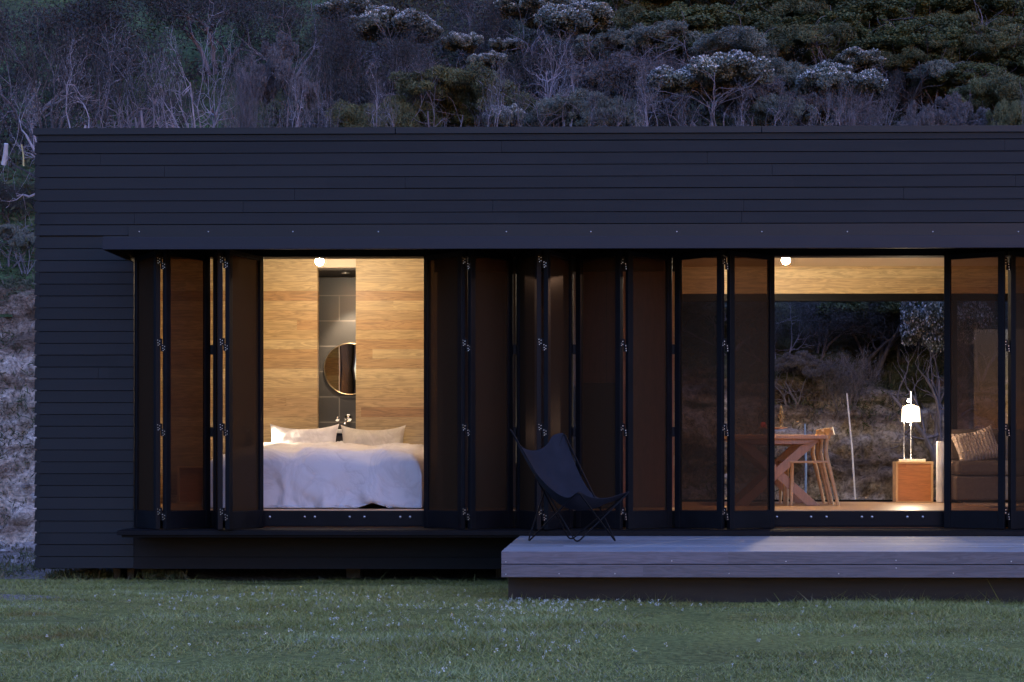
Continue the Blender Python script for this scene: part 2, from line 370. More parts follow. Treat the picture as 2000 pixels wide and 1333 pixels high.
def m_hill():
    m, nt, b = newmat('hillside_earth')
    n1 = N(nt, 'ShaderNodeTexNoise'); n1.inputs['Scale'].default_value = .35; n1.inputs['Detail'].default_value = 5; L(nt, coords(nt), n1.inputs['Vector'])
    n2 = N(nt, 'ShaderNodeTexNoise'); n2.inputs['Scale'].default_value = 9; n2.inputs['Detail'].default_value = 8; L(nt, coords(nt), n2.inputs['Vector'])
    tc = N(nt, 'ShaderNodeTexCoord'); sp = N(nt, 'ShaderNodeSeparateXYZ'); L(nt, tc.outputs['Object'], sp.inputs[0])
    gl_ = math_(nt, 'MULTIPLY', math_(nt, 'SUBTRACT', -5.2, sp.outputs['X']), .3)
    r1 = ramp(nt, math_(nt, 'ADD', n1.outputs[0], math_(nt, 'MINIMUM', math_(nt, 'MAXIMUM', gl_, 0.0), .3)), [(.42, (.035, .030, .024)), (.58, (.05, .056, .03)), (.78, (.075, .115, .05))])
    r2 = ramp(nt, n2.outputs[0], [(.3, (.35, .35, .35)), (.7, (1.3, 1.3, 1.3))])
    L(nt, mixc(nt, 1.0, r1.outputs[0], r2.outputs[0], 'MULTIPLY'), b.inputs['Base Color'])
    b.inputs['Roughness'].default_value = .95; b.inputs['Specular IOR Level'].default_value = .1; bump(nt, b, n2.outputs[0], 1, .08); return m
xs = axis((-110, -12, 6), (-12, 14, .4), (14, 110, 6)); ys = axis((6.55, 26, .4), (26, 60, 2), (60, 140, 10))
mb = MB(); mb.grid([[(x, y, hill(x, y) - (0.12 if y < 6.9 else 0)) for y in ys] for x in xs])
tag(obj('hillside', mb, m_hill(), smooth=True), 'steep scrub covered hillside rising behind the house', 'hill', kind='structure')

def m_rock():
    m, nt, b = newmat('cut_rock_face')
    tc = N(nt, 'ShaderNodeTexCoord'); sp = N(nt, 'ShaderNodeSeparateXYZ'); L(nt, tc.outputs['Object'], sp.inputs[0])
    n1 = N(nt, 'ShaderNodeTexNoise'); n1.inputs['Scale'].default_value = 1.3; n1.inputs['Detail'].default_value = 8; L(nt, coords(nt, (.5, .5, 2.4)), n1.inputs['Vector'])
    n2 = N(nt, 'ShaderNodeTexNoise'); n2.inputs['Scale'].default_value = 16; n2.inputs['Detail'].default_value = 10; n2.inputs['Roughness'].default_value = .7; L(nt, coords(nt), n2.inputs['Vector'])
    vo = N(nt, 'ShaderNodeTexVoronoi', feature='DISTANCE_TO_EDGE'); vo.inputs['Scale'].default_value = 5
    wq = N(nt, 'ShaderNodeTexNoise'); wq.inputs['Scale'].default_value = 3.2; wq.inputs['Detail'].default_value = 6; L(nt, coords(nt), wq.inputs['Vector'])
    wv = N(nt, 'ShaderNodeVectorMath', operation='MULTIPLY_ADD'); L(nt, wq.outputs['Color'], wv.inputs[0]); wv.inputs[1].default_value = (1.1, 1.1, 1.1); L(nt, coords(nt, (1, 1, 1.9)), wv.inputs[2]); L(nt, wv.outputs[0], vo.inputs['Vector'])
    r1 = ramp(nt, n1.outputs[0], [(.36, (.12, .09, .07)), (.45, (.27, .215, .18)), (.54, (.46, .41, .37)), (.7, (.60, .55, .51))])
    r2 = ramp(nt, n2.outputs[0], [(.34, (.30, .28, .27)), (.60, (1.2, 1.2, 1.2))])
    cr = ramp(nt, vo.outputs[0], [(0, (.35, .33, .3)), (.06, (1, 1, 1))])
    c = mixc(nt, 1.0, r1.outputs[0], r2.outputs[0], 'MULTIPLY'); c = mixc(nt, .25, c, cr.outputs[0], 'MULTIPLY')
    pale = ramp(nt, math_(nt, 'MULTIPLY', math_(nt, 'ADD', sp.outputs['X'], 4.0), -1.0), [(.2, (1, 1, 1)), (.6, (1.55, 1.45, 1.35))])
    c = mixc(nt, 1.0, c, pale.outputs[0], 'MULTIPLY')
    zf = math_(nt, 'ADD', math_(nt, 'MULTIPLY', math_(nt, 'SUBTRACT', math_(nt, 'ADD', sp.outputs['Z'], math_(nt, 'MINIMUM', math_(nt, 'MAXIMUM', sp.outputs['X'], 0.0), 1.0)), 2.75), 2.2), math_(nt, 'MULTIPLY', math_(nt, 'SUBTRACT', n1.outputs[0], .5), 5))
    gf = ramp(nt, zf, [(.3, (0,0,0)), (.6, (1,1,1))])
    gr = ramp(nt, n2.outputs[0], [(.3, (.035, .04, .02)), (.7, (.10, .10, .055))])
    c = mixc(nt, gf.outputs[0], c, gr.outputs[0]); L(nt, c, b.inputs['Base Color'])
    b.inputs['Roughness'].default_value = .9; b.inputs['Specular IOR Level'].default_value = .15
    h = math_(nt, 'ADD', n2.outputs[0], math_(nt, 'MINIMUM', math_(nt, 'MULTIPLY', vo.outputs[0], 1.5), .2)); bump(nt, b, h, 1, .06); return m
xs = axis((-110, -9, 5), (-7.5, -4.4, .035), (-4.4, .6, .25), (.6, 5.6, .04), (6, 110, 5))
ts = list(np.linspace(0, 1, 96))
def bankpt(x, t):
    y = 4.75 + t*2.35; z = hill(x, y)
    p = Vector((x*1.1, y*1.1, z*1.9))
    d = mnoise.fractal(p*1.0, .8, 2.1, 6) * .22 + abs(mnoise.noise(p*5.3))*.07
    vq = mnoise.voronoi(Vector((x*2.6, y*1.4, z*3.6))); vd = vq[0]; d += .16*mnoise.noise(vq[1][0]*6.3); d += (min(vd[1]-vd[0], .5)) * .30 - .08
    d *= min(1, t*6) * min(1, (1-t)*5 + .15)
    return (x + .1*mnoise.noise(p*2)*min(1, t*6), y - d*.9, z + d*.35)
mb = MB(); mb.grid([[bankpt(x, t) for t in ts] for x in xs])
tag(obj('rock_bank', mb, m_rock(), smooth=True), 'rough pale and brown cut rock bank behind the house', 'rock bank', kind='structure')

# ------------------------------------------------------------------ house
XL, XR = -4.80, 7.2          # left end of the house, right end (outside the picture)
XO = wx(262, 0)              # left edge of the long opening
house = thing('house', 'long low black weatherboard house with folding screen doors and lit rooms', 'house')
P = .0997; Z0 = .112
def clad_profile(z0, n):
    pr = []
    for k in range(n):
        z = z0 + k*P
        pr += [(.004, z), (.004, z+.011), (-.018, z+.011), (-.010, z+P)]
    return pr
def clad_front(mb, x0, x1, z0, n, seed):
    rj = random.Random(seed*31+5)
    for k in range(n):
        z = z0 + k*P; x = x0
        while x < x1:
            e = x + rj.choice((2.1, 3.3, 4.2, 5.1)) if x > x0 else x0 + rj.uniform(.5, 4.8)
            if e > x1-.25: e = x1
            j = rj.uniform(-.0012, .0012); t = rj.uniform(-.0010, .0010)
            mb.prism([(.03, z), (.002, z), (-.004, z+.0045+t), (-.018+j, z+.0047+t), (-.012+j, z+P-.0005), (.03, z+P-.0005)], 'x', x, e - (.0025 if e < x1 else 0))
            x = e
mb = MB()
clad_front(mb, XL+.012, XO-.0, Z0, 28, 0)            # left of the opening, up to the flashing
clad_front(mb, XL+.012, XR, Z0+29*P, 7, 2)           # above the flashing
mb.prism([(.03, Z0+28*P), (.004, Z0+28*P), (.004, Z0+28*P+.012), (-.020, Z0+28*P+.0125), (-.011, Z0+29*P-.0005), (.03, Z0+29*P-.0005)], 'x', XL+.012, wx(252, 0))
mb.box(XL+.012, XR, -.018, .03, 3.708, 3.758)
obj('front_cladding', mb, M['clad'], house)
mb = MB(); mb.box(XO+.002, XR, -.012, .03, Z0, Z0+.098); mb.box(XO+.002, XR, -.010, .03, Z0+.101, Z0+.30)  # flat matt boards, the ledge's shade put into their darker colour
obj('shade_dark_panel', mb, plain('shade_black_base_board', (.014, .014, .0142), .8, 0, (.010, .010, .0102), 4, (1, 1, 8), .1, spec=.2), house)
mb = MB()
for k in range(36):
    z = Z0+k*P
    mb.prism([(XL+.03, z), (XL+.004, z), (XL+.004, z+.012), (XL-.016, z+.0125), (XL-.006, z+P-.0005), (XL+.03, z+P-.0005)], 'y', -.015, 3.6)
obj('side_cladding', mb, M['clad'], house)
mb = MB()
for a, b_ in ((XL-.02, wx(773, 0)-.004), (wx(773, 0)+.004, wx(1487, 0)-.004), (wx(1487, 0)+.004, XR)):
    pieces('cap_flashing', [(a, b_, -.034, .04, 3.762, 3.815)], M['flash'], house)
mb = MB(); mb.box(XL+.03, XR, .045, 3.6, 3.74, 3.79)
obj('roof', mb, M['blackpaint'], house)
pieces('rear_fascia', [(XL+.031, XR-.001, 3.605, 3.64, 3.20, 3.81)], M['blackpaint'], house)
# structural front wall above the opening, header, jamb
pieces('front_wall', [(XL+.03, XR, .034, .10, 2.80, 3.735), (XL+.031, XO-.002, .0345, .10, .13, 2.798)], M['blackpaint'], house)
mb = MB(); mb.box(XO, XR, -.03, .11, 2.73, 2.797)
obj('header', mb, M['black'], house, bevel=.004)
fl = MB(); fl.box(wx(253, 0), XR, -.030, .003, Z0+28*P+.003, Z0+29*P-.004)
flash = obj('flashing', fl, M['flash'], house)
for px in (272, 407, 572, 739, 989, 1154, 1322, 1488, 1655, 1822, 1989):
    s = MB(); s.lathe([(.001, 0), (.006, .001), (.005, .003), (.001, .004)], (0, 0, 0), 10)
    x, z = wx(px, -.03), wz(px, 453, -.03)
    s.v = [(x+v[0], -.030-v[2], z+v[1]) for v in s.v]
    obj('screw', s, M['steel'], flash, smooth=True)
# awning
XA = wx(202, -.82)
mb = MB(); mb.box(XA, XR, -.845, -.82, 2.69, 2.788)
awn = obj('awning', mb, M['flash2'], house, bevel=.003)
mb = MB(); mb.prism([(-.819, 2.692), (-.031, 2.800), (-.031, 2.815), (-.819, 2.707)], 'x', XA+.02, XR)
obj('soffit', mb, plain('pale_soffit', (.30, .24, .19), .6), awn)
mb = MB(); mb.prism([(-.819, 2.789), (-.031, 2.885), (-.031, 2.897), (-.819, 2.801)], 'x', XA, XR)
obj('awning_sheet', mb, M['flash'], awn)
mb = MB(); mb.prism([(-.819, 2.690), (-.022, 2.690), (-.022, 2.884), (-.819, 2.787)], 'x', XA, XA+.018)
obj('cheek', mb, M['black'], awn)
# bottom ledge and sill beam
XLd = wx(228, -.5)
mb = MB(); mb.box(XLd, XR, -.50, -.024, .414, .452); mb.box(XLd+.02, XR, -.485, -.30, .4525, .459); mb.box(XLd+.02, XR, -.28, -.10, .4525, .459); mb.box(XLd+.03, XR, -.47, -.024, .395, .4135)
obj('ledge', mb, M['black'], house, bevel=.003)
mb = MB(); mb.box(XO+.002, XR, -.022, .02, .478, .600); mb.box(XO+.002, XR, -.030, .01, .466, .477)
sill = obj('sill_beam', mb, M['black'], house, bevel=.003)
for px in (527, 595, 615, 683, 712, 782, 801, 1517, 1584, 1614, 1683, 1703, 1772, 1802):
    x, z = wx(px, -.02), wz(px, 1010, -.02)
    s = MB(); s.lathe([(.010, 0), (.012, .002), (.0105, .006), (.005, .009), (.0005, .010)], (0,0,0), 10)
    s.v = [(x+v[0], -.0225-v[2], z+v[1]) for v in s.v]
    obj('bolt', s, M['steel'], sill, smooth=True)
pieces('floor_frame', [(XO, XR, -.021, .09, .415, .46), (XL+.03, XR, .04, 3.6, .16, .40)], M['blackpaint'], house)
mb = MB()
for x in (wx(236, .5), wx(274, .9), -2.2, -.9, .6, 2.2, 3.8, 5.4):
    for y in (.55, 3.2): pieces('pile', [(x-.06, x+.06, y-.06, y+.06, -.2, .158)], M['pile'], house)
# interior shell
FZ, CZi = .605, 3.01
mb = MB(); mb.box(XL+.10, XR-.1, .022, 3.20, .42, FZ)
obj('floor', mb, M['floor'], house)
mb = MB(); mb.box(XL+.10, XR-.1, .11, 3.22, CZi, CZi+.03)
obj('ceiling', mb, M['ceil'], house)
pieces('cross_wall', [(XL+.05, XL+.10, .11, 3.4, .42, 3.73), (-1.47, -1.42, .5, 3.18, FZ+.001, CZi-.001), (.60, .65, .9, 3.18, FZ+.001, CZi-.001)], M['wallside'], house)
XD0, XD1 = wx(620, 2.4), wx(695, 2.4)
pieces('bedroom_wall', [(XL+.101, XD0, 2.4, 2.48, FZ+.001, CZi-.001), (XD1, -1.471, 2.4, 2.48, FZ+.001, CZi-.001)], M['wall'], house)
mb = MB(); mb.box(XD0+.001, XD1-.001, 2.401, 2.475, 2.925, CZi-.001)
obj('doorway_lintel', mb, M['ceil'], house)
pieces('bathroom_wall', [(XD0-.5, XD1+.6, 3.10, 3.14, FZ+.001, 2.905), (XD0-.54, XD0-.5, 2.481, 3.14, FZ+.001, 2.905), (XD1+.6, XD1+.64, 2.481, 3.14, FZ+.001, 2.905)], M['tile'], house)
mb = MB(); mb.box(XD0-.5, XD1+.6, 2.481, 3.099, 2.91, 2.94)
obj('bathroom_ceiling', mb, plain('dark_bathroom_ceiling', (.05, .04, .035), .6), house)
mb = MB(); mb.box(XL+.101, .649, 3.18, 3.22, .42, 3.735)
obj('back_wall', mb, M['wall'], house)
# service core between the two rooms
mb = MB(); mb.box(-1.419, wx(1118, .9), .9, .94, FZ+.001, CZi-.001)
obj('core_panel', mb, M['core'], house)
mb = MB(); mb.box(wx(1118, .9)+.001, wx(1129, .9), .89, .94, FZ+.001, CZi-.001)
obj('core_door_edge', mb, M['dullwhite'], house)
mb = MB(); mb.box(wx(1129, .9)+.001, .599, .9, .94, FZ+.001, CZi-.001)
obj('cupboard_wall', mb, M['redwood'], house)
mb = MB(); mb.box(wx(1131, .6), wx(1209, .6), .5, .895, FZ+.001, wz(1170, 748, .5))
obj('kitchen_unit', mb, M['charcoal'], house, bevel=.004)
mb = MB(); mb.box(wx(848, .12), wx(1330, .12), .112, .14, 2.62, CZi-.002)
obj('inner_lintel', mb, M['charcoal'], house)
# living room: timber bulkhead above a wide window in the back wall
mb = MB(); mb.box(.651, XR-.1, 3.10, 3.22, 2.733, CZi-.001)
obj('bulkhead', mb, M['wall'], house)
mb = MB(); mb.box(.652, XR-.1, 3.12, 3.21, 2.66, 2.731); mb.box(.652, XR-.1, 3.12, 3.21, FZ+.001, FZ+.02)
for x in (.68, 3.56, 6.3): mb.box(x-.025, x+.025, 3.121, 3.209, FZ+.021, 2.659)
wf = obj('window_frame', mb, M['black'], house)
mb = MB()
for a, b_ in ((3.586, 6.27),): mb.box(a, b_, 3.16, 3.168, FZ+.021, 2.659)
obj('pane', mb, M['glass'], wf)
mb = MB(); mb.box(XR-.1, XR, .0, 3.6, .13, 3.73)
obj('end_wall', mb, M['clad'], house)

# folding screen doors --------------------------------------------------------
DZ0, DZ1, DW, DT = .462, 2.728, .52, .040
HZ = [wz(1000, y, -.4) for y in (515, 675, 840, 1004)]
def door_panel(A, B):
    """A, B: plan points of the panel's two ends"""
    A, B = Vector((*A, 0)), Vector((*B, 0)); d = (B-A); Lw = d.length; d.normalize(); n = Vector((-d.y, d.x, 0))
    mb = MB()
    def bar(a, b_, z0, z1, th=DT):
        c = A + d*((a+b_)/2); c.z = (z0+z1)/2
        mb.obox(c, d*((b_-a)/2), n*(th/2), Vector((0, 0, (z1-z0)/2)))
    sw = .052
    bar(0, sw, DZ0, DZ1); bar(Lw-sw, Lw, DZ0, DZ1)
    bar(sw+.0003, Lw-sw-.0003, DZ1-.040, DZ1-.001, DT-.004); bar(sw+.0003, Lw-sw-.0003, DZ0+.001, FZ+.004, DT-.004)
    o = obj('folding_door', mb, M['black'], house, bevel=.003)
    g = MB(); c = A + d*(Lw/2); c.z = (FZ+.004+DZ1-.040)/2
    q = d*(Lw/2-sw); h = Vector((0, 0, (DZ1-.040-FZ-.004)/2))
    g.add([c-q-h, c+q-h, c+q+h, c-q+h], [(0, 1, 2, 3)])
    obj('pane', g, M['screen'], o)
    return o
def hinge(door, V, side=1, screws=True):
    """hinge plates on the faces at an outer fold V=(x,y)"""
    for z in HZ:
        mb = MB(); x, y = V
        for s, dz in ((-1, .022), (1, -.022)):
            cx = x + s*.020
            mb.cur = 0; mb.box(cx-.016, cx+.016, y-.030, y-.022, z+dz-.030, z+dz+.030)
            mb.cur = 1
            for (a, c) in ((-.008, .018), (.009, .010), (-.006, -.004), (.008, -.014), (-.004, -.023)):
                mb.box(cx+a-.0027, cx+a+.0027, y-.034, y-.0305, z+dz+c-.0027, z+dz+c+.0027)
        mb.cur = 0; mb.tube([(x, y-.022, z-.05), (x, y-.022, z+.05)], .007, 8)
        mb.m = [m for m in mb.m]
        mb.cur = 1
        obj('hinge', mb, [M['black'], M['steel']], door)
def pair(pa, pb, yin=-.07, ga=1, gb=1):
    xa, xb = wx(pa, yin), wx(pb, yin)
    h = (xb-xa)/2; p = math.sqrt(max(.01, DW**2 - h*h)); xo = (xa+xb)/2
    of = DT/2*(p/DW) + .0095      # keeps a slit between the edges of neighbouring panels
    d1 = door_panel((xa+of*ga, yin), (xo-of, yin-p)); d2 = door_panel((xo+of, yin-p), (xb-of*gb, yin))
    hinge(d1, (xo, yin-p+.03))
    for xx, dd, g in ((xa, d1, ga), (xb, d2, gb)):
        if g and xx == xa: pieces('hinge', [(xx-.011, xx+.011, yin-.012, yin+.03, z-.05, z+.03) for z in HZ[1:3]], M['black'], dd)
        mb = MB(); mb.box(xx-.012, xx+.012, yin-.02, yin+.02, .4535, .4615); obj('pivot', mb, M['black'], dd)
for a, b_, ga, gb in ((267, 414, 0, 1), (414, 511, 1, 0), (831, 1005, 0, 1), (1005, 1122, 1, 1), (1122, 1315, 1, 1), (1315, 1510, 1, 0), (1845, 2062, 0, 1), (2062, 2240, 1, 1)):
    pair(a, b_, -.07, ga, gb)

# ------------------------------------------------------------------ deck
DX0, DY0, DY1, DZ = -.703, -2.83, -.505, .412
deck = thing('deck', 'low weathered timber deck running along the front of the house', 'deck', (DX0, DY0, 0))
mb = MB(); n = 17; w = (DY1-DY0)/n
rg = random.Random(3)
for k in range(n):
    y = DY0 + k*w; dz = rg.uniform(-.0012, .0012)
    mb.box(DX0+rg.uniform(0, .004), XR-.3, y+.0025, y+w-.0025, DZ-.022, DZ+dz)
obj('deck_boards', mb, M['deck'], deck, bevel=.003)
for z0, z1 in ((.325, .3895), (.236, .3205)):
    mb = MB(); mb.box(DX0, XR-.3, DY0-.002, DY0+.024, z0, z1 if z1 < .38 else .411-.022+.02)
    mb.box(DX0, DX0+.024, DY0+.0245, DY1, z0, z1)
    obj('fascia_board', mb, M['fascia'], deck, bevel=.003)
for px, py in ((988, 1098), (988, 1122), (1092, 1121), (1201, 1121), (1312, 1096), (1424, 1121), (1535, 1097), (1638, 1121), (1750, 1095), (1750, 1110), (1862, 1120), (1975, 1097)):
    q = MB(); x, z = wx(px, DY0), wz(px, py, DY0); q.lathe([(.0005, 0), (.004, .0005), (.0035, .0015), (.0005, .002)], (0, 0, 0), 8)
    q.v = [(x+v[0], DY0-.002-v[2], z+v[1]) for v in q.v]; obj('screw', q, M['steel'], deck)
mb = MB(); mb.box(wx(993, -2.6), XR-.5, -2.62, -2.58, -.1, .30); mb.box(wx(993, -2.6), wx(993, -2.6)+.04, -2.579, -.6, -.1, .30)
obj('plinth', mb, M['plinth'], deck)

# ------------------------------------------------------------------ butterfly chair
cx, cy = -.25, -1.75
A = Vector((cx-.455, cy-.13, 1.262)); B = Vector((cx-.075, cy+.46, 1.235)); C = Vector((cx+.43, cy+.14, .795)); D = Vector((cx+.05, cy-.46, .80))
zf = DZ+.009
P1 = Vector((-.575, -1.78, zf)); P4 = Vector((.072, -1.80, zf)); P2 = Vector((-.27, -1.55, zf)); P3 = Vector((-.215, -1.95, zf))
bch = thing('butterfly_chair', 'dark canvas butterfly chair on thin black rods, standing on the deck', 'chair', (cx, cy, DZ))
def bez(p0, p1, p2, n):
    return [p0*(1-t)**2 + p1*2*t*(1-t) + p2*t*t for t in [i/n for i in range(n+1)]]
def rod_loop(pts, rad=.05):
    out = []; n = len(pts)
    for i, p in enumerate(pts):
        a = p + (pts[i-1]-p).normalized()*rad; b_ = p + (pts[(i+1) % n]-p).normalized()*rad
        out += bez(a, p, b_, 6)
    out.append(out[0]); return out
mb = MB()
mb.tube(rod_loop([A, P2, C, P3], .045), .0062, 8, False)
mb.tube(rod_loop([B, P1, D, P4], .045), .0062, 8, False)
obj('frame', mb, M['black'], bch, smooth=True)
def sagcurve(p, q, lows, n):
    """Catmull-like curve through given interior points"""
    pts = [p] + lows + [q]; res = []
    for i in range(n+1):
        t = i/n*(len(pts)-1); k = min(int(t), len(pts)-2); f = t-k
        p0 = pts[max(k-1, 0)]; p1 = pts[k]; p2 = pts[k+1]; p3 = pts[min(k+2, len(pts)-1)]
        res.append(.5*((2*p1) + (p2-p0)*f + (2*p0-5*p1+4*p2-p3)*f*f + (3*p1-p0-3*p2+p3)*f**3))
    return res
def pt(px, py, Y): return Vector((wx(px, Y), Y, wz(px, py, Y)))
nn = 20
eAB = sagcurve(A, B, [pt(1014, 868, -1.80), pt(1033, 879, -1.66), pt(1054, 878, -1.52), pt(1070, 866, -1.42), pt(1080, 850, -1.34)], nn)
eAD = sagcurve(A, D, [pt(1016, 876, -1.90), pt(1040, 914, -1.97), pt(1066, 945, -2.03), pt(1092, 966, -2.10), pt(1112, 972, -2.16)], nn)
eBC = sagcurve(B, C, [pt(1118, 892, -1.36), pt(1134, 930, -1.42), pt(1154, 962, -1.48), pt(1180, 977, -1.53), pt(1207, 976, -1.58)], nn)
eDC = sagcurve(D, C, [pt(1138, 963, -2.08), pt(1152, 970, -1.96), pt(1170, 973, -1.84), pt(1190, 972, -1.74), pt(1210, 966, -1.66)], nn)
G = []
for i in range(nn+1):
    u = i/nn; row = []
    for j in range(nn+1):
        v = j/nn   # u: back(AB)->front(DC); v: A-side->B-side
        lin = (1-u)*eAB[j] + u*eDC[j] + (1-v)*eAD[i] + v*eBC[i] - ((1-u)*(1-v)*A + (1-u)*v*B + u*(1-v)*D + u*v*C)
        s = math.sin(PI*u)*math.sin(PI*v)
        row.append(lin + Vector((-.02, .01, -.015))*s)
    G.append(row)
mb = MB(); mb.grid(G)
obj('sling', mb, M['sling'], bch, smooth=True, solid=.006, subsurf=1)

# ------------------------------------------------------------------ bedroom
bed = thing('bed', 'low double bed with pale base under the white duvet', 'bed', (-2.55, .5, FZ))
mb = MB(); mb.box(-3.42, -1.68, .52, 2.36, FZ+.12, FZ+.30)
obj('bed_base', mb, M['light_wood'], bed, bevel=.01)
for x in (-3.36, -1.74):
    for y in (.58, 2.3):
        mb = MB(); mb.box(x-.03, x+.03, y-.03, y+.03, FZ+.001, FZ+.119); obj('leg', mb, M['light_wood'], bed)
mb = MB(); mb.box(-3.42, -1.68, .52, 2.37, FZ+.301, FZ+.46)
obj('mattress', mb, M['linen'], bed, bevel=.04)
def roundprof(a, half, R):
    """a: distance along the cloth from the middle; returns (offset, drop)"""
    flat = half - R; q = R*PI/2
    if a <= flat: return a, 0
    if a <= flat + q:
        t = (a-flat)/R; return flat + R*math.sin(t), R*(1-math.cos(t))
    return half, R + (a-flat-q)
mb = MB(); G = []
zt = 1.145; ns, ntt = 120, 110
for i in range(ns+1):
    s = (i/ns*2-1) * 1.36; row = []
    for j in range(ntt+1):
        a = j/ntt * 2.32      # from the pillows towards the foot, then down
        ox, dx = roundprof(abs(s), .95, .20); oy, dy = roundprof(a, 1.72, .15)
        drop = (dx**4 + dy**4)**.25
        crown = .03*math.cos(min(1, abs(s)/1.0)*PI/2) - .10*(max(0, a-.2)/1.9)*(1 if a < 1.9 else 1)
        hang = min(1, max(0, (drop-.08)/.3))
        x = -2.55 + math.copysign(ox, s); y = 2.18 - oy
        z = zt + crown - drop
        p = Vector((x*2.2, y*2.2, z*1.2))
        wr = mnoise.fractal(p, 1.0, 2.0, 4)
        diag = math.sin((x*1.0 + z*1.3 + .25*wr)*11.0)
        fold = .5+.5*math.sin((s*1.4 + .35*wr)*9 + 2*mnoise.noise(p*.7))
        x += hang*.022*wr*(1 if s > 0 else -1)
        y -= hang*(.045*fold**3 + .036*wr + .018*diag)
        z += (1-hang)*(.030*wr + .014*diag)
        rg1 = 1-abs(mnoise.noise(Vector((x*2.3+z*1.7, y*1.5, z*2.6-x*1.1))))*2.2; rg2 = 1-abs(mnoise.noise(Vector((x*4.1-z*3, y*3.1, z*3.3+7))))*2.2
        rr_ = max(0, rg1)**3*.024 + max(0, rg2)**3*.006
        y -= hang*rr_; z += (1-hang)*rr_*.8
        zmin = FZ+.012 + (.045*max(0, 1-abs(x+2.02)/.14)) + .006*abs(wr)
        if z < zmin: z = zmin; 
        row.append((x, y, z))
    G.append(row)
mb.grid(G)
tag(obj('duvet', mb, M['linen'], at=(-2.55, 1.3, FZ), smooth=True, solid=.012), 'rumpled white duvet hanging over the foot of the bed', 'duvet')
def pillow(name, label, c, w, h, th, tilt, rotz, m, grp):
    mb = MB(); n = 26; front = []; 
    R = [[None]*(n+1) for _ in range(n+1)]
    vs = []; fs = []
    for side in (1, -1):
        G = []
        for i in range(n+1):
            row = []
            for j in range(n+1):
                u, v = i/n*2-1, j/n*2-1
                k = max(0, (1-u**4))**.55 * max(0, (1-v**4))**.55
                x = u*w/2*(1-.10*(1-abs(u))*0 - .07*(1-v*v)*abs(u)**3*-1 - .07*abs(u)); zz = v*h/2*(1-.10*(1-u*u)*abs(v)**2*1.0)
                x = u*w/2*(1-.08*(1-v*v)*abs(u)); 
                wr = mnoise.fractal(Vector((u*1.9+c[0]*5, v*1.6, side*3)), 1, 2, 4)
                y = side*th/2*k*(1+.25*wr); zz += .022*abs(u)**3*(1 if v > 0 else 0)*abs(v) - .014*(1-u*u)*max(0, v) + .008*wr*k
                row.append(Vector((x, y, zz)))
            G.append(row)
        q = MB(); q.grid(G); n0 = len(mb.v); mb.add(q.v, q.f if side > 0 else [f[::-1] for f in q.f])
    ct, st = math.cos(tilt), math.sin(tilt); cr, sr = math.cos(rotz), math.sin(rotz)
    out = []
    for x, y, z in mb.v:
        y, z = y*ct + z*st, -y*st + z*ct
        x, y = x*cr - y*sr, x*sr + y*cr
        out.append((c[0]+x, c[1]+y, c[2]+z))
    mb.v = out
    return tag(obj(name, mb, m, at=c, smooth=True), label, 'pillow', grp)
pillow('pillow', 'bright white pillow at the left, lit by the reading lamp', (-2.93, 2.12, 1.185), .68, .36, .16, .22, -.04, M['linen'], 'pillows on the bed')
pillow('pillow', 'oatmeal pillow on the right side of the bed, away from the lamp', (-2.26, 2.14, 1.185), .63, .34, .15, .25, .05, M['pillow'], 'pillows on the bed')
# bedside box and reading lamp behind the doors at the left
bs = thing('bedside_box', 'small open wooden box table standing left of the bed', 'bedside table', (-4.03, 2.2, FZ))
mb = MB(); x0, x1, y0, y1, z0, z1 = -4.14, -3.86, 2.05, 2.38, FZ+.001, FZ+.37
mb.box(x0, x0+.02, y0, y1, z0, z1); mb.box(x1-.02, x1, y0, y1, z0, z1); mb.box(x0+.0202, x1-.0202, y0, y1, z1-.02, z1-.0005); mb.box(x0+.0202, x1-.0202, y0, y1, z0+.0005, z0+.02)
obj('frame', mb, M['light_wood'], bs, bevel=.002)
mb = MB(); mb.box(x0+.0203, x1-.0203, y0+.03, y0+.045, z0+.0202, z1-.0202); obj('panel', mb, M['orange'], bs)
rl = thing('reading_lamp', 'small black reading lamp on the wall at the left of the bed', 'lamp', (-3.52, 2.39, 1.20))
mb = MB(); mb.box(-3.55, -3.49, 2.375, 2.399, 1.14, 1.26); mb.tube([(-3.52, 2.375, 1.2), (-3.52, 2.25, 1.28), (-3.50, 2.12, 1.335)], .007, 8)
obj('arm', mb, M['black'], rl, smooth=False)
mb = MB(); sp_ = Vector((-3.47, 2.08, 1.32)); tg = Vector((-2.95, 1.93, 1.10)); dd = (tg-sp_).normalized()
mb.tube([sp_-dd*.05, sp_-dd*.03, sp_+dd*.03], [.012, .03, .042], 16, False)
obj('lamp_shade', mb, M['black'], rl, smooth=True, solid=.002)
mb = MB(); mb.sphere(tuple(sp_-dd*.005), .016, 12, 8); obj('bulb', mb, emit('reading_bulb', WARM, 16), rl, smooth=True)
ld = bpy.data.lights.new('reading_light', 'SPOT'); ld.energy = 6; ld.color = (1, .8, .6); ld.spot_size = math.radians(95); ld.spot_blend = .8; ld.shadow_soft_size = .02
lo = bpy.data.objects.new('reading_light', ld); COL.objects.link(lo); lo.location = sp_+dd*.03 - rl.location; lo.parent = rl
lo.rotation_euler = dd.to_track_quat('-Z', 'Y').to_euler()

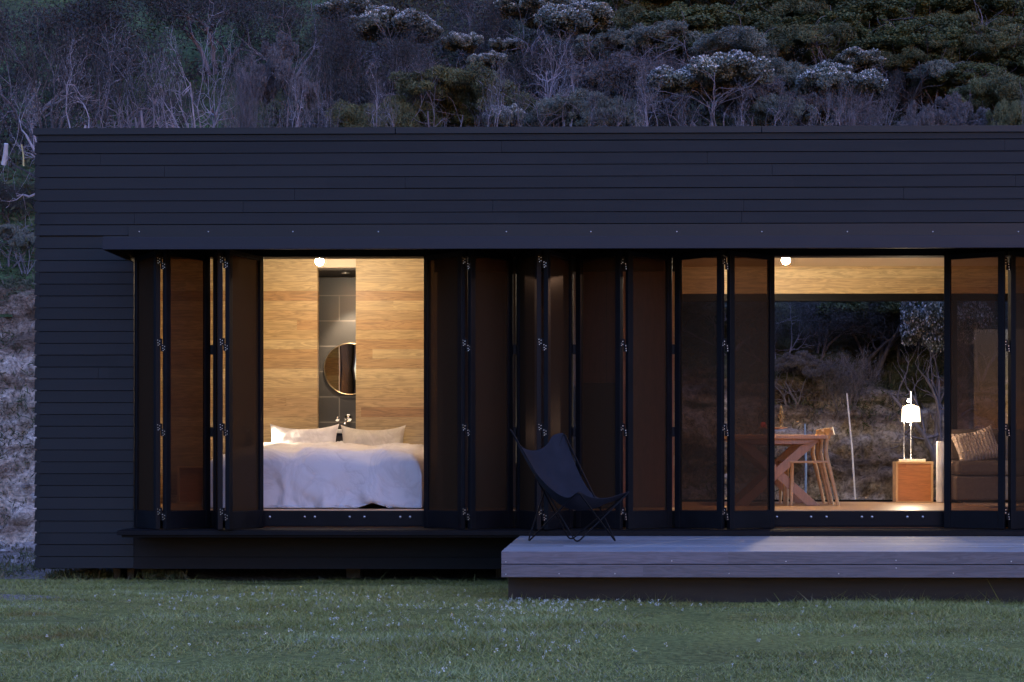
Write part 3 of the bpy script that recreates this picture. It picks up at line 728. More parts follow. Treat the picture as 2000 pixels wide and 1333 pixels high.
# bathroom seen through the doorway
mx, mz = wx(683, 3.08), wz(683, 721, 3.08); mr = .262
mir = thing('round_mirror', 'round brass rimmed mirror on the tiled bathroom wall', 'mirror', (mx, 3.09, mz))
mb = MB(); k = 64
ring = [(mx+mr*math.cos(2*PI*i/k), 3.085, mz+mr*math.sin(2*PI*i/k)) for i in range(k+1)]
mb.tube(ring, .0055, 8, False); obj('rim', mb, M['brass'], mir, smooth=True)
mb = MB(); mb.add([(mx, 3.084, mz)] + ring[:-1], [(0, i+1, (i+1) % k+1) for i in range(k)]); obj('mirror_glass', mb, M['mirror'], mir)
for nm, lb, px, py, r in (('tap_handle', 'round chrome tap handle at the left above the vanity', 659, 819, .028), ('wall_spout', 'larger chrome wall spout right of the tap handle', 680, 817, .044)):
    x, z = wx(px, 3.0), wz(px, py, 3.0)
    t = thing(nm, lb, 'tap', (x, 3.05, z), 'bathroom taps')
    mb = MB(); mb.lathe([(r*.45, 0), (r*.9, .012), (r, .035), (r*.75, .06), (r*.2, .07), (.001, .071)], (0,0,0), 20)
    mb.v = [(x+v[0], 3.04-v[2], z+v[1]) for v in mb.v]; obj('knob', mb, M['chrome'], t, smooth=True)
    mb = MB(); mb.tube([(x, 3.099, z), (x, 3.03, z)], r*.35, 12)
    if 'spout' in nm: mb.tube([(x, 2.98, z-.01), (x-.02, 2.93, z-.035), (x-.022, 2.92, z-.06)], .012, 10)
    obj('stem', mb, M['chrome'], t, smooth=True)
van = thing('vanity', 'white vanity top below the round mirror', 'vanity', (-2.65, 2.9, FZ))
mb = MB(); zv = wz(680, 839, 2.75); mb.box(XD0-.1, XD1+.4, 2.72, 3.098, zv-.04, zv); obj('top', mb, M['white'], van, bevel=.005)
mb = MB(); mb.box(XD0-.08, XD1+.38, 2.75, 3.097, FZ+.001, zv-.041); obj('cupboard', mb, M['charcoal'], van)
x, z = wx(675, 2.66), 2.905
dl = thing('downlight', 'small lit downlight in the bathroom ceiling', 'ceiling light', (x, 2.66, z))
mb = MB(); mb.lathe([(.045, 0), (.048, -.008), (.036, -.012), (.034, 0)], (x, 2.66, 2.909), 24); obj('rim', mb, M['steel'], dl, smooth=True)
mb = MB(); mb.lathe([(.0005, -.003), (.033, -.003)], (x, 2.66, 2.909), 24); obj('bulb', mb, M['downlight'], dl)
ld = bpy.data.lights.new('downlight_beam', 'SPOT'); ld.energy = 30; ld.color = (1, .78, .55); ld.spot_size = math.radians(62); ld.spot_blend = .6; ld.shadow_soft_size = .03
lo = bpy.data.objects.new('downlight_beam', ld); COL.objects.link(lo); lo.location = (0, 0, -.02); lo.parent = dl
lo.rotation_euler = (math.radians(24), 0, math.radians(-6))

# two bare ceiling spots just inside the header
for px, py, lb in ((624, 511, 'glaring bare bulb spot hanging above the bed'), (1535, 509, 'glaring bare bulb spot hanging above the dining table end of the living room')):
    y = 1.2; x, z = wx(px, y), wz(px, py, y)
    t = thing('ceiling_spot', lb, 'ceiling light', (x, y, CZi), 'ceiling spots inside the openings')
    mb = MB(); mb.lathe([(.035, -.012), (.035, 0)], (x, y, CZi-.0005), 20); mb.tube([(x, y, CZi-.012), (x, y, z+.075)], .006, 8)
    obj('stem', mb, M['black'], t)
    mb = MB(); mb.lathe([(.020, .042), (.024, .05), (.024, .075), (.012, .08)], (x, y, z), 16); obj('socket', mb, M['black'], t, smooth=True)
    mb = MB(); mb.sphere((x, y, z), .038, 16, 12); obj('bulb', mb, M['bulb'] if px > 1000 else emit('lit_bedroom_bulb', WARM, 165), t, smooth=True)

# ------------------------------------------------------------------ living room
tb = thing('dining_table', 'wooden trestle dining table with crossed plank legs', 'table', (2.0-.4, 1.9, FZ))
ty0, ty1 = 1.34, 2.75; tx0, tx1 = wx(1420, ty0), wx(1617, ty0); zt1, zt0 = wz(1550, 849.5, ty0), wz(1550, 858, ty0)
mb = MB(); mb.box(tx0, tx1, ty0, ty1, zt0, zt1); obj('tabletop', mb, M['table'], tb, bevel=.006)
mb = MB(); mb.prism([(tx0+.12, zt0-.001), (tx1-.08, zt0-.001), (tx1-.2, zt0-.045), (tx0+.24, zt0-.045)], 'y', ty0+.04, ty0+.075)
mb.prism([(tx0+.12, zt0-.001), (tx1-.08, zt0-.001), (tx1-.2, zt0-.045), (tx0+.24, zt0-.045)], 'y', ty1-.075, ty1-.04); obj('apron', mb, M['table'], tb)
xm = wx(1518, ty0+.1)
for yy in (ty0+.10, ty1-.40):
    for sgn in (1, -1):
        dx = .34; hw = .062; zb, ztp = FZ+.001, zt0-.002; o = 0 if sgn > 0 else .036
        mb = MB(); mb.prism([(xm-sgn*dx-hw, zb), (xm-sgn*dx+hw, zb), (xm+sgn*dx+hw, ztp), (xm+sgn*dx-hw, ztp)], 'y', yy+o, yy+o+.034)
        obj('leg', mb, M['table'], tb, bevel=.003)
mb = MB(); mb.box(xm-.05, xm-.02, ty0+.02, ty1-.25, .93, .99); obj('stretcher', mb, M['table'], tb)
def dining_chair(y0, label, first):
    xr = wx(1637, 1.45)
    t = thing('dining_chair', label, 'chair', (xr-.2, y0+.2, FZ), 'dining chairs at the table')
    wd = .40
    for yy in (y0, y0+wd):
        mb = MB()
        prof = [(0, 0), (-.035, .16), (-.075, .33), (-.10, .42), (-.115, .50), (-.105, .60), (-.06, .695)]
        mb.tube([(xr+a, yy, FZ+.001+b_) for a, b_ in prof], [.015, .017, .019, .021, .020, .019, .017], 10); obj('leg', mb, M['chairwood'], t, smooth=True)
        mb = MB(); mb.tube([(xr-.43, yy, FZ+.001), (xr-.425, yy, FZ+.40)], [.014, .018], 10); obj('leg', mb, M['chairwood'], t, smooth=True)
    mb = MB(); mb.box(xr-.45, xr-.085, y0-.02, y0+wd+.02, FZ+.395, FZ+.418); obj('seat', mb, M['chairwood'], t, bevel=.008)
    mb = MB(); pts = [(xr-.06+.03*math.sin(PI*i/8)*1, y0-.01+(wd+.02)*i/8, FZ+.69) for i in range(9)]
    mb2 = MB()
    for i in range(8):
        a, b_ = Vector(pts[i]), Vector(pts[i+1]); dv = (b_-a)/2
        mb.obox((a+b_)/2, dv*1.02, Vector((.013, 0, .004)), Vector((-.008, 0, .035)))
    obj('backrest', mb, M['chairwood'], t)
    return t
dining_chair(1.45, 'pale bentwood dining chair tucked in at the near end of the table', True)
dining_chair(2.05, 'pale bentwood dining chair tucked in behind the nearer one', False)
# fruit stand with figurine
fx, fy = wx(1510, 1.75), 1.75
st = thing('fruit_stand', 'small footed dish at the end of the dining table', 'dish', (fx, fy, zt1))
mb = MB(); mb.lathe([(.05, 0), (.045, .008), (.014, .02), (.014, .052), (.05, .060), (.135, .068), (.14, .074), (.13, .073), (.001, .066)], (fx, fy, zt1+.0005), 28); obj('dish', mb, M['ceramic'], st, smooth=True)
for k, (ax, ay) in enumerate(((-.03, -.05), (-.09, .02))):
    mb = MB(); r = .030
    mb.lathe([(.001, .008), (.012, 0), (.024, .010), (r, .028), (.026, .045), (.012, .053), (.001, .047)], (fx+ax, fy+ay, zt1+.070), 16); mb.tube([(fx+ax, fy+ay, zt1+.117), (fx+ax+.004, fy+ay, zt1+.130)], .0015, 5)
    tag(obj('apple', mb, M['red'], at=(fx+ax, fy+ay, zt1+.07), smooth=True), ('red apple at the front of the footed dish', 'red apple on the left edge of the footed dish')[k], 'apple', 'apples on the dish')
gx = wx(1526, 1.78); gz = zt1+.073
mb = MB(); mb.lathe([(.024, 0), (.026, .012), (.012, .022), (.016, .045), (.020, .062), (.013, .078), (.011, .10), (.017, .118), (.020, .135), (.012, .152), (.009, .160), (.014, .170), (.016, .182), (.011, .196), (.004, .204), (.003, .215), (.001, .222)], (gx, 1.78, gz), 16, 1, .8)
mb.tube([(gx-.018, 1.77, gz+.13), (gx-.028, 1.76, gz+.10), (gx-.012, 1.755, gz+.08)], .005, 6); mb.tube([(gx+.018, 1.77, gz+.13), (gx+.026, 1.76, gz+.105), (gx+.012, 1.755, gz+.085)], .005, 6)
tag(obj('figurine', mb, M['darkwood'], at=(gx, 1.78, gz), smooth=True), 'slender carved dark figurine standing on the footed dish', 'figurine')
# box side table with lamp
bx0, bx1, by0, by1 = wx(1750, 2.85), wx(1823, 2.85), 2.85, 3.05; bz1 = wz(1790, 902, 2.85)
bt = thing('box_side_table', 'orange brown wooden box table under the glowing lamp', 'side table', ((bx0+bx1)/2, 2.95, FZ))
mb = MB(); e = .022; z0 = FZ+.001
mb.box(bx0, bx0+e, by0, by1, z0, bz1); mb.box(bx1-e, bx1, by0, by1, z0, bz1); mb.box(bx0+e+.0002, bx1-e-.0002, by0, by1, bz1-e, bz1-.0005); mb.box(bx0+e+.0002, bx1-e-.0002, by0, by1, z0+.0005, z0+.012)
obj('frame', mb, M['light_wood'], bt, bevel=.002)
mb = MB(); mb.box(bx0+e+.0003, bx1-e-.0003, by0+.014, by1-.01, z0+.0125, bz1-e-.0003); obj('panel', mb, M['orange'], bt)
lx, ly = wx(1779, 2.95), 2.95
tl = thing('table_lamp', 'glowing table lamp on two thin rods on the box table', 'lamp', (lx, ly, bz1))
mb = MB(); mb.box(wx(1757, ly), wx(1806, ly), ly-.06, ly+.06, bz1, bz1+.024); obj('base', mb, M['white'], tl, bevel=.003)
mb = MB(); sz0, sz1 = wz(1779, 824, ly), wz(1779, 792, ly)
mb.tube([(wx(1765.5, ly), ly, bz1+.02), (wx(1765.5, ly), ly, sz0+.02)], .004, 8); mb.tube([(lx, ly, bz1+.02), (lx, ly, wz(1779, 765, ly))], .0035, 8)
lp = [(lx-.022+.016*math.cos(a), ly, wz(1779, 783, ly)+.016*math.sin(a)) for a in np.linspace(0, 2*PI, 17)]
mb.tube(lp, .003, 6, False); obj('rods', mb, M['steel'], tl, smooth=True)
mb = MB(); mb.lathe([(.096, sz0), (.088, sz1-.035), (.078, sz1-.012), (.03, sz1)], (lx, ly, 0), 24); obj('lamp_shade', mb, M['shade'], tl, smooth=True)
for nm, zz, e in (('lamp_glow_down', sz0-.022, 4.2), ('lamp_glow_up', sz1+.030, 1.6)):
    ld = bpy.data.lights.new(nm, 'POINT'); ld.energy = e; ld.color = (1, .80, .56); ld.shadow_soft_size = .02
    lo = bpy.data.objects.new(nm, ld); COL.objects.link(lo); lo.location = Vector((lx-.02, ly-.012, zz)) - tl.location; lo.parent = tl
# made-up white upright in place of the sofa's lit side
hx = wx(1836, 2.70)-.012
mb = MB(); mb.lathe([(.038, 0), (.038, .02), (.037, .60), (.033, .612), (.001, .612)], (hx+.012, 2.70, FZ+.001), 24)
tag(obj('white_column', mb, M['white'], at=(hx, 2.70, FZ), smooth=True), 'tall plain white cylinder standing between box table and sofa', 'column')
# sofa, cushion, rug
sx0, sx1 = 3.425, 5.9
so = thing('sofa', 'long grey brown fabric sofa behind the right hand screens', 'sofa', ((sx0+sx1)/2, 2.6, FZ))
mb = MB(); mb.box(sx0, sx1, 2.42, 3.09, FZ+.03, FZ+.27); obj('base', mb, M['sofa'], so, bevel=.02)
for a, b_ in ((sx0+.01, sx0+.82), (sx0+.83, sx0+1.64)):
    mb = MB(); mb.box(a, b_, 2.40, 2.92, FZ+.272, FZ+.42); obj('seat_cushion', mb, M['sofa'], so, bevel=.04)
    mb = MB(); mb.obox(((a+b_)/2, 2.98, FZ+.57), Vector(((b_-a)/2, 0, 0)), Vector((0, .07, .01)), Vector((0, .035, .165))); obj('back_cushion', mb, M['sofa'], so, bevel=.05)
for x in (sx0+.06, sx0+1.6, sx1-.06):
    for y in (2.47, 3.04):
        mb = MB(); mb.box(x-.02, x+.02, y-.02, y+.02, FZ+.001, FZ+.0295); obj('leg', mb, M['black'], so)
c = pillow('throw_cushion', 'cream cable knit cushion leaning on the left end of the sofa', (wx(1908, 2.72), 2.74, FZ+.42+.150), .45, .36, .17, .5, .1, M['knit'], None)
c['category'] = 'cushion'; c.rotation_euler = (0, math.radians(-12), 0)
mb = MB(); mb.box(sx0-.02, 5.6, .9, 2.15, FZ+.0015, FZ+.012); tag(obj('rug', mb, M['rug'], at=(4.5, 1.5, FZ)), 'flat woven rug on the floor in front of the sofa', 'rug')

# ------------------------------------------------------------------ small things outside
def stake(name, label, cat, p, q, r, m):
    mb = MB(); mb.tube([p, [(p[i]+q[i])/2 + (.01 if i == 0 else 0) for i in range(3)], q], [r, r*.95, r*.8], 8)
    tag(obj(name, mb, m, at=p), label, cat)
def W(px, py, Y): return (wx(px, Y), Y, wz(px, py, Y))
stake('marker_stake', 'thin pale stake leaning against the rock bank behind the window', 'stake', W(1671, 985, 4.5), W(1654, 769, 4.9), .011, M['stake'])
stake('upright_pipe', 'short blue pipe standing behind the dining table window', 'pipe', W(1573, 985, 4.6), W(1572, 828, 4.6), .013, M['bluestake'])
stake('garden_cane', 'thin yellow cane standing on the slope left of the roof', 'stake', W(46, 325, 8.0), W(42, 283, 8.0), .011, M['yellow'])
stake('broken_post', 'stubby pale post stuck in the slope at the far left edge', 'post', W(7, 322, 8.2), W(12, 281, 8.1), .035, M['stake'])
mb = MB(); p, q = Vector(W(108, 1139, .35)), Vector(W(192, 1121, .9)); p.z = .03; q.z = .06
mb.obox((p+q)/2, (q-p)/2, Vector((.03, -.07, 0)), Vector((0, 0, .012))); tag(obj('loose_plank', mb, M['greyplank'], at=tuple(p)), 'grey plank lying on the ground at the left corner of the house', 'plank')
mb = MB(); mb.box(XL-.075, XL-.018, .5, .9, .16, .28)
tag(obj('bearer_end', mb, M['blackpaint'], at=(XL-.05, .7, .16)), 'dark timber bearer end sticking out low at the left house corner', 'timber')

# ------------------------------------------------------------------ vegetation
def mesh_np(name, v, f, mats, mi=None, smooth=False):
    me = bpy.data.meshes.new(name); v = np.asarray(v, np.float32); f = np.asarray(f, np.int32)
    k = f.shape[1]
    me.vertices.add(len(v)); me.vertices.foreach_set('co', v.ravel())
    me.loops.add(f.size); me.loops.foreach_set('vertex_index', f.ravel())
    me.polygons.add(len(f)); me.polygons.foreach_set('loop_start', np.arange(0, f.size, k, dtype=np.int32))
    me.polygons.foreach_set('loop_total', np.full(len(f), k, np.int32))
    for m in mats: me.materials.append(m)
    if mi is not None: me.polygons.foreach_set('material_index', mi.astype(np.int32))
    me.update(calc_edges=True); me.validate(); return me
def leaves(rs, c, a, b, updir=0.0, spread=1.0):
    """diamond leaves at centres c, half length a, half width b"""
    n = len(c)
    u = rs.normal(size=(n, 3))*spread; u[:, 2] += updir; u /= np.linalg.norm(u, axis=1)[:, None]
    w = rs.normal(size=(n, 3)); v = np.cross(u, w); v /= np.linalg.norm(v, axis=1)[:, None]
    a = a*rs.uniform(.6, 1.35, n)[:, None]; b = b*rs.uniform(.6, 1.35, n)[:, None]
    V = np.stack([c-u*a, c+v*b, c+u*a, c-v*b], 1).reshape(-1, 3)
    F_ = np.arange(4*n).reshape(n, 4); return V, F_
def grow(rs, p, d, Ln, r, lev, mx, nch, wig, up, spr, out, tips):
    seg = 6 if lev < 2 else 4; pts = [p]; rad = [r]; dirs = [d]
    for i in range(seg):
        d = d + wig*rs.normal(size=3)*(1+.3*lev); d[2] += up; d = d/np.linalg.norm(d)
        p = p + d*Ln/seg; pts.append(p); rad.append(r*(1-.6*(i+1)/seg)); dirs.append(d)
    out.append((pts, rad, lev))
    if lev >= mx: tips.append(pts[-1]); tips.append(pts[-2]); return
    for c in range(nch[lev]):
        k = rs.integers(max(1, seg//3), seg+1); nd = dirs[k] + spr*rs.normal(size=3); nd /= np.linalg.norm(nd)
        grow(rs, pts[k], nd, Ln*rs.uniform(.5, .75), rad[k]*.62, lev+1, mx, nch, wig, up, spr, out, tips)
def trunk_mesh(name, branches, mat):
    mb = MB()
    for pts, rad, lev in branches:
        mb.tube([tuple(p) for p in pts], [max(.0045, x) for x in rad], 6 if lev == 0 else (4 if lev < 3 else 3), False)
    me = bpy.data.meshes.new(name); me.from_pydata(mb.v, [], mb.f); me.materials.append(mat)
    me.polygons.foreach_set('use_smooth', [True]*len(mb.f)); me.update(); return me
LF = {
 'dark': leafmat('dusky_feathery_leaf', [(.036, .035, .038), (.060, .058, .062), (.042, .046, .035)]),
 'lilac': leafmat('grey_lilac_twig_leaf', [(.10, .093, .10), (.17, .16, .17), (.07, .07, .065)]),
 'green': leafmat('olive_green_leaf', [(.055, .070, .032), (.115, .138, .060), (.075, .10, .040)]),
 'grey': leafmat('grey_green_leaf', [(.11, .13, .11), (.21, .235, .20), (.08, .095, .075)]),
 'olive': leafmat('yellow_olive_leaf', [(.10, .11, .05), (.15, .16, .075), (.08, .09, .045)]),
 'blossom': leafmat('white_blossom', [(.55, .58, .58), (.80, .80, .80), (.42, .47, .44)]),
}
PROTO = {}
def proto(kind, var):
    """returns (trunk mesh, crown mesh, blossom mesh or None); about 1 wide radius .5, height 1"""
    key = (kind, var)
    if key in PROTO: return PROTO[key]
    rs = np.random.default_rng(ord(kind[0])*101+ord(kind[-1])*17+var*7)
    out, tips = [], []; H = 3.0
    if kind == 'crook':       # two or three thick crooked stems, thin flat crown
        for s in range(3):
            a = rs.uniform(0, 2*PI); d = np.array([math.cos(a)*.35, math.sin(a)*.35, 1.0]); d /= np.linalg.norm(d)
            grow(rs, np.array([math.cos(a)*.15, math.sin(a)*.15, -.2]), d, H*rs.uniform(.6, .8), rs.uniform(.07, .11), 0, 3, [3, 3, 4], .27, .05, .5, out, tips)
    elif kind == 'bare':        # pale multi-stemmed, little leaf
        for s in range(7):
            a = rs.uniform(0, 2*PI); d = np.array([math.cos(a)*.30, math.sin(a)*.30, 1.0]); d /= np.linalg.norm(d)
            grow(rs, np.array([math.cos(a)*.12, math.sin(a)*.12, -.15]), d, H*rs.uniform(.55, .75), rs.uniform(.05, .085), 0, 3, [3, 3, 3], .20, .015, .50, out, tips)
    elif kind == 'twig' and var % 3 == 1:      # feathery upright twigs
        for s in range(9):
            a = rs.uniform(0, 2*PI); d = np.array([math.cos(a)*.42, math.sin(a)*.42, 1.0]); d /= np.linalg.norm(d)
            grow(rs, np.array([math.cos(a)*.1, math.sin(a)*.1, -.15]), d, H*rs.uniform(.38, .6), rs.uniform(.018, .032), 0, 3, [5, 4, 3], .10, .05, .30, out, tips)
    else:                     # crown carried on a few crooked stems
        for s in range(4):
            a = rs.uniform(0, 2*PI); d = np.array([math.cos(a)*.35, math.sin(a)*.35, 1.0]); d /= np.linalg.norm(d)
            grow(rs, np.array([math.cos(a)*.08, math.sin(a)*.08, -.2]), d, H*rs.uniform(.5, .62), rs.uniform(.045, .075), 0, 2, [4, 4], .20, .03, .5, out, tips)
    T = np.array(tips)
    blossom = None
    if kind == 'crook':
        c = T[rs.integers(0, len(T), 5000)] + rs.normal(size=(5000, 3))*np.array([.16, .16, .08]); c = c[c[:, 2] > H*.62]
        V, Fq = leaves(rs, c, .040, .010, .5); mat = LF['dark'] if var % 2 else LF['lilac']
    elif kind == 'bare':
        c = T[rs.integers(0, len(T), 2600)] + rs.normal(size=(2600, 3))*.12
        c = c[c[:, 2] > H*.45]
        V, Fq = leaves(rs, c, .045, .007, .8)
        mat = LF['lilac'] if var == 2 else LF['dark']
    elif kind == 'twig' and var % 3 == 1:
        n = 7000; c = T[rs.integers(0, len(T), n)] + rs.normal(size=(n, 3))*.11
        V, Fq = leaves(rs, c, .075, .006, 1.2, .8); mat = LF['lilac']
    elif kind == 'dark':
        n = 19000; cl = T[rs.integers(0, len(T), n)]; c = cl + rs.normal(size=(n, 3))*np.array([.20, .20, .13]) + np.array([0, 0, .08])
        V, Fq = leaves(rs, c, .036, .009, .5); mat = LF['dark'] if kind == 'dark' else LF['grey']
    else:                     # 'round', 'bloom', 'olive', 'flower', 'flat'
        nc = 130 if kind != 'flat' else 80
        u = rs.normal(size=(nc, 3)); u /= np.linalg.norm(u, axis=1)[:, None]; u[:, 2] = np.abs(u[:, 2])*1.0-.22
        ex = {'round': (1.25, 1.25, 1.15), 'olive': (1.35, 1.35, 1.2), 'twig': (1.3, 1.3, 1.0), 'feather': (1.3, 1.3, 1.0), 'flower': (1.25, 1.25, .85), 'bloom': (1.2, 1.2, 1.1), 'flat': (1.3, 1.3, .45)}[kind]
        zc = {'round': 1.75, 'olive': 1.5, 'twig': 1.85, 'feather': 1.7, 'flower': 2.05, 'bloom': 1.9, 'flat': 2.45}[kind]
        rr = rs.uniform(.62, 1.06, nc)[:, None]
        nl = 7; lob = rs.normal(size=(nl, 3)); lob /= np.linalg.norm(lob, axis=1)[:, None]; lob[:, 2] = np.abs(lob[:, 2])*.8-.1
        lc = lob*rs.uniform(.35, .75, nl)[:, None]*np.array(ex); lr = rs.uniform(.32, .62, nl); li = rs.integers(0, nl, nc)
        cc = lc[li] + u*rr*np.array(ex)*lr[li][:, None] + np.array([0, 0, zc])
        cs = rs.uniform(.09, .24, nc)
        n = 36000; k = rs.integers(0, nc, n); q = rs.normal(size=(n, 3)); q /= np.linalg.norm(q, axis=1)[:, None]
        c = cc[k] + q*(cs[k]*rs.uniform(.55, 1.05, n))[:, None]*np.array([1, 1, .75])
        if kind in ('olive', 'twig', 'feather'): V, Fq = leaves(rs, c, .052, .0085, .7)
        else: V, Fq = leaves(rs, c, .038, .022, .3)
        mat = {'round': LF['green'], 'twig': LF['lilac'], 'feather': LF['grey'], 'olive': LF['olive'], 'flower': LF['grey'], 'bloom': LF['grey'], 'flat': LF['grey']}[kind]
        if kind == 'bloom':
            far = (np.abs(c-cc[k]).sum(1) > cs[k]*.9) & (rs.uniform(size=n) < .40)
            Vb, Fb = leaves(rs, c[far]+q[far]*.03, .026, .022, .3)
            blossom = mesh_np('blossom', Vb, Fb, [LF['blossom']])
        if kind in ('flower', 'flat'):
            top = (c[:, 2] > cc[k][:, 2]+cs[k]*.12) & (cc[k][:, 2] > zc+ex[2]*.05) & (rs.uniform(size=n) < .62)
            Vb, Fb = leaves(rs, c[top]+np.array([0, 0, .02]), .022, .019, .6)
            blossom = mesh_np('blossom', Vb, Fb, [LF['blossom']])
    tm = trunk_mesh('trunk', out, M['barkpale'] if (kind, var) in (('bare', 2), ('crook', 0), ('crook', 2)) else (M['barkdark'] if (kind in ('round', 'olive', 'dark') and var % 2) or (kind, var) in (('bare', 0), ('bare', 3)) else M['bark']))
    cm = mesh_np('crown', V, Fq, [mat])
    allv = V; top = np.percentile(allv[:, 2], 99.3); wid = np.percentile(np.abs(allv[:, 0]), 97)
    PROTO[key] = (tm, cm, blossom, float(top), float(wid)); return PROTO[key]
def plant(kind, var, px, ytop, Y, wpx, label, name=None, cat=None, group=None, zbase=None):
    tm, cm, bm_, top, wid = proto(kind, var)
    if Y > 8.6:
        if kind == 'crook': Y -= 1.1
        if kind in ('round', 'olive', 'feather', 'twig', 'flower', 'bloom', 'flat'): wpx *= 1.22
        need = {'round': .80, 'olive': .80, 'feather': .85, 'twig': .9, 'flower': 1.15, 'bloom': 1.15, 'flat': .95, 'dark': 1.0 if px > 650 else 0}.get(kind, 0)*wpx
        while Y > 8.2 and PY0-(hill(wx(px, Y), Y)-CZ)*F/(Y-CY)-ytop < need: Y -= .25
    x = wx(px, Y); zb = zbase if zbase is not None else (hill(x, Y)-.05); zt_ = wz(px, ytop, Y)
    Wm = wpx*(Y-CY)/F; sz = max(.25, (zt_-zb)/top); sxy = Wm/(2*wid)
    isbush = kind in ('round', 'olive', 'flat', 'twig', 'feather')
    nm = name or {'crook': 'crooked_tree', 'bare': 'multi_stem_tree', 'twig': 'twiggy_shrub', 'dark': 'scrub_tree', 'feather': 'feathery_shrub', 'round': 'round_bush', 'olive': 'olive_shrub', 'flower': 'flowering_tree', 'bloom': 'flowering_tree', 'flat': 'flowering_shrub'}[kind]
    r = thing(nm, label, cat or ('shrub' if isbush else 'tree'), (x, Y, zb), group)
    for n_, me in (('trunk', tm), ('crown', cm), ('blossom', bm_)):
        if me is None: continue
        o = bpy.data.objects.new(n_, me); COL.objects.link(o); o.parent = r
    r.scale = (sxy, sxy, sz); r.rotation_euler = (0, 0, random.uniform(0, 2*PI))
    return r
G1, G2, G3, G4 = 'scrub trees above the left of the roof', 'flowering trees on the hill', 'bushes on the upper slope', 'shrubs along the roof line'
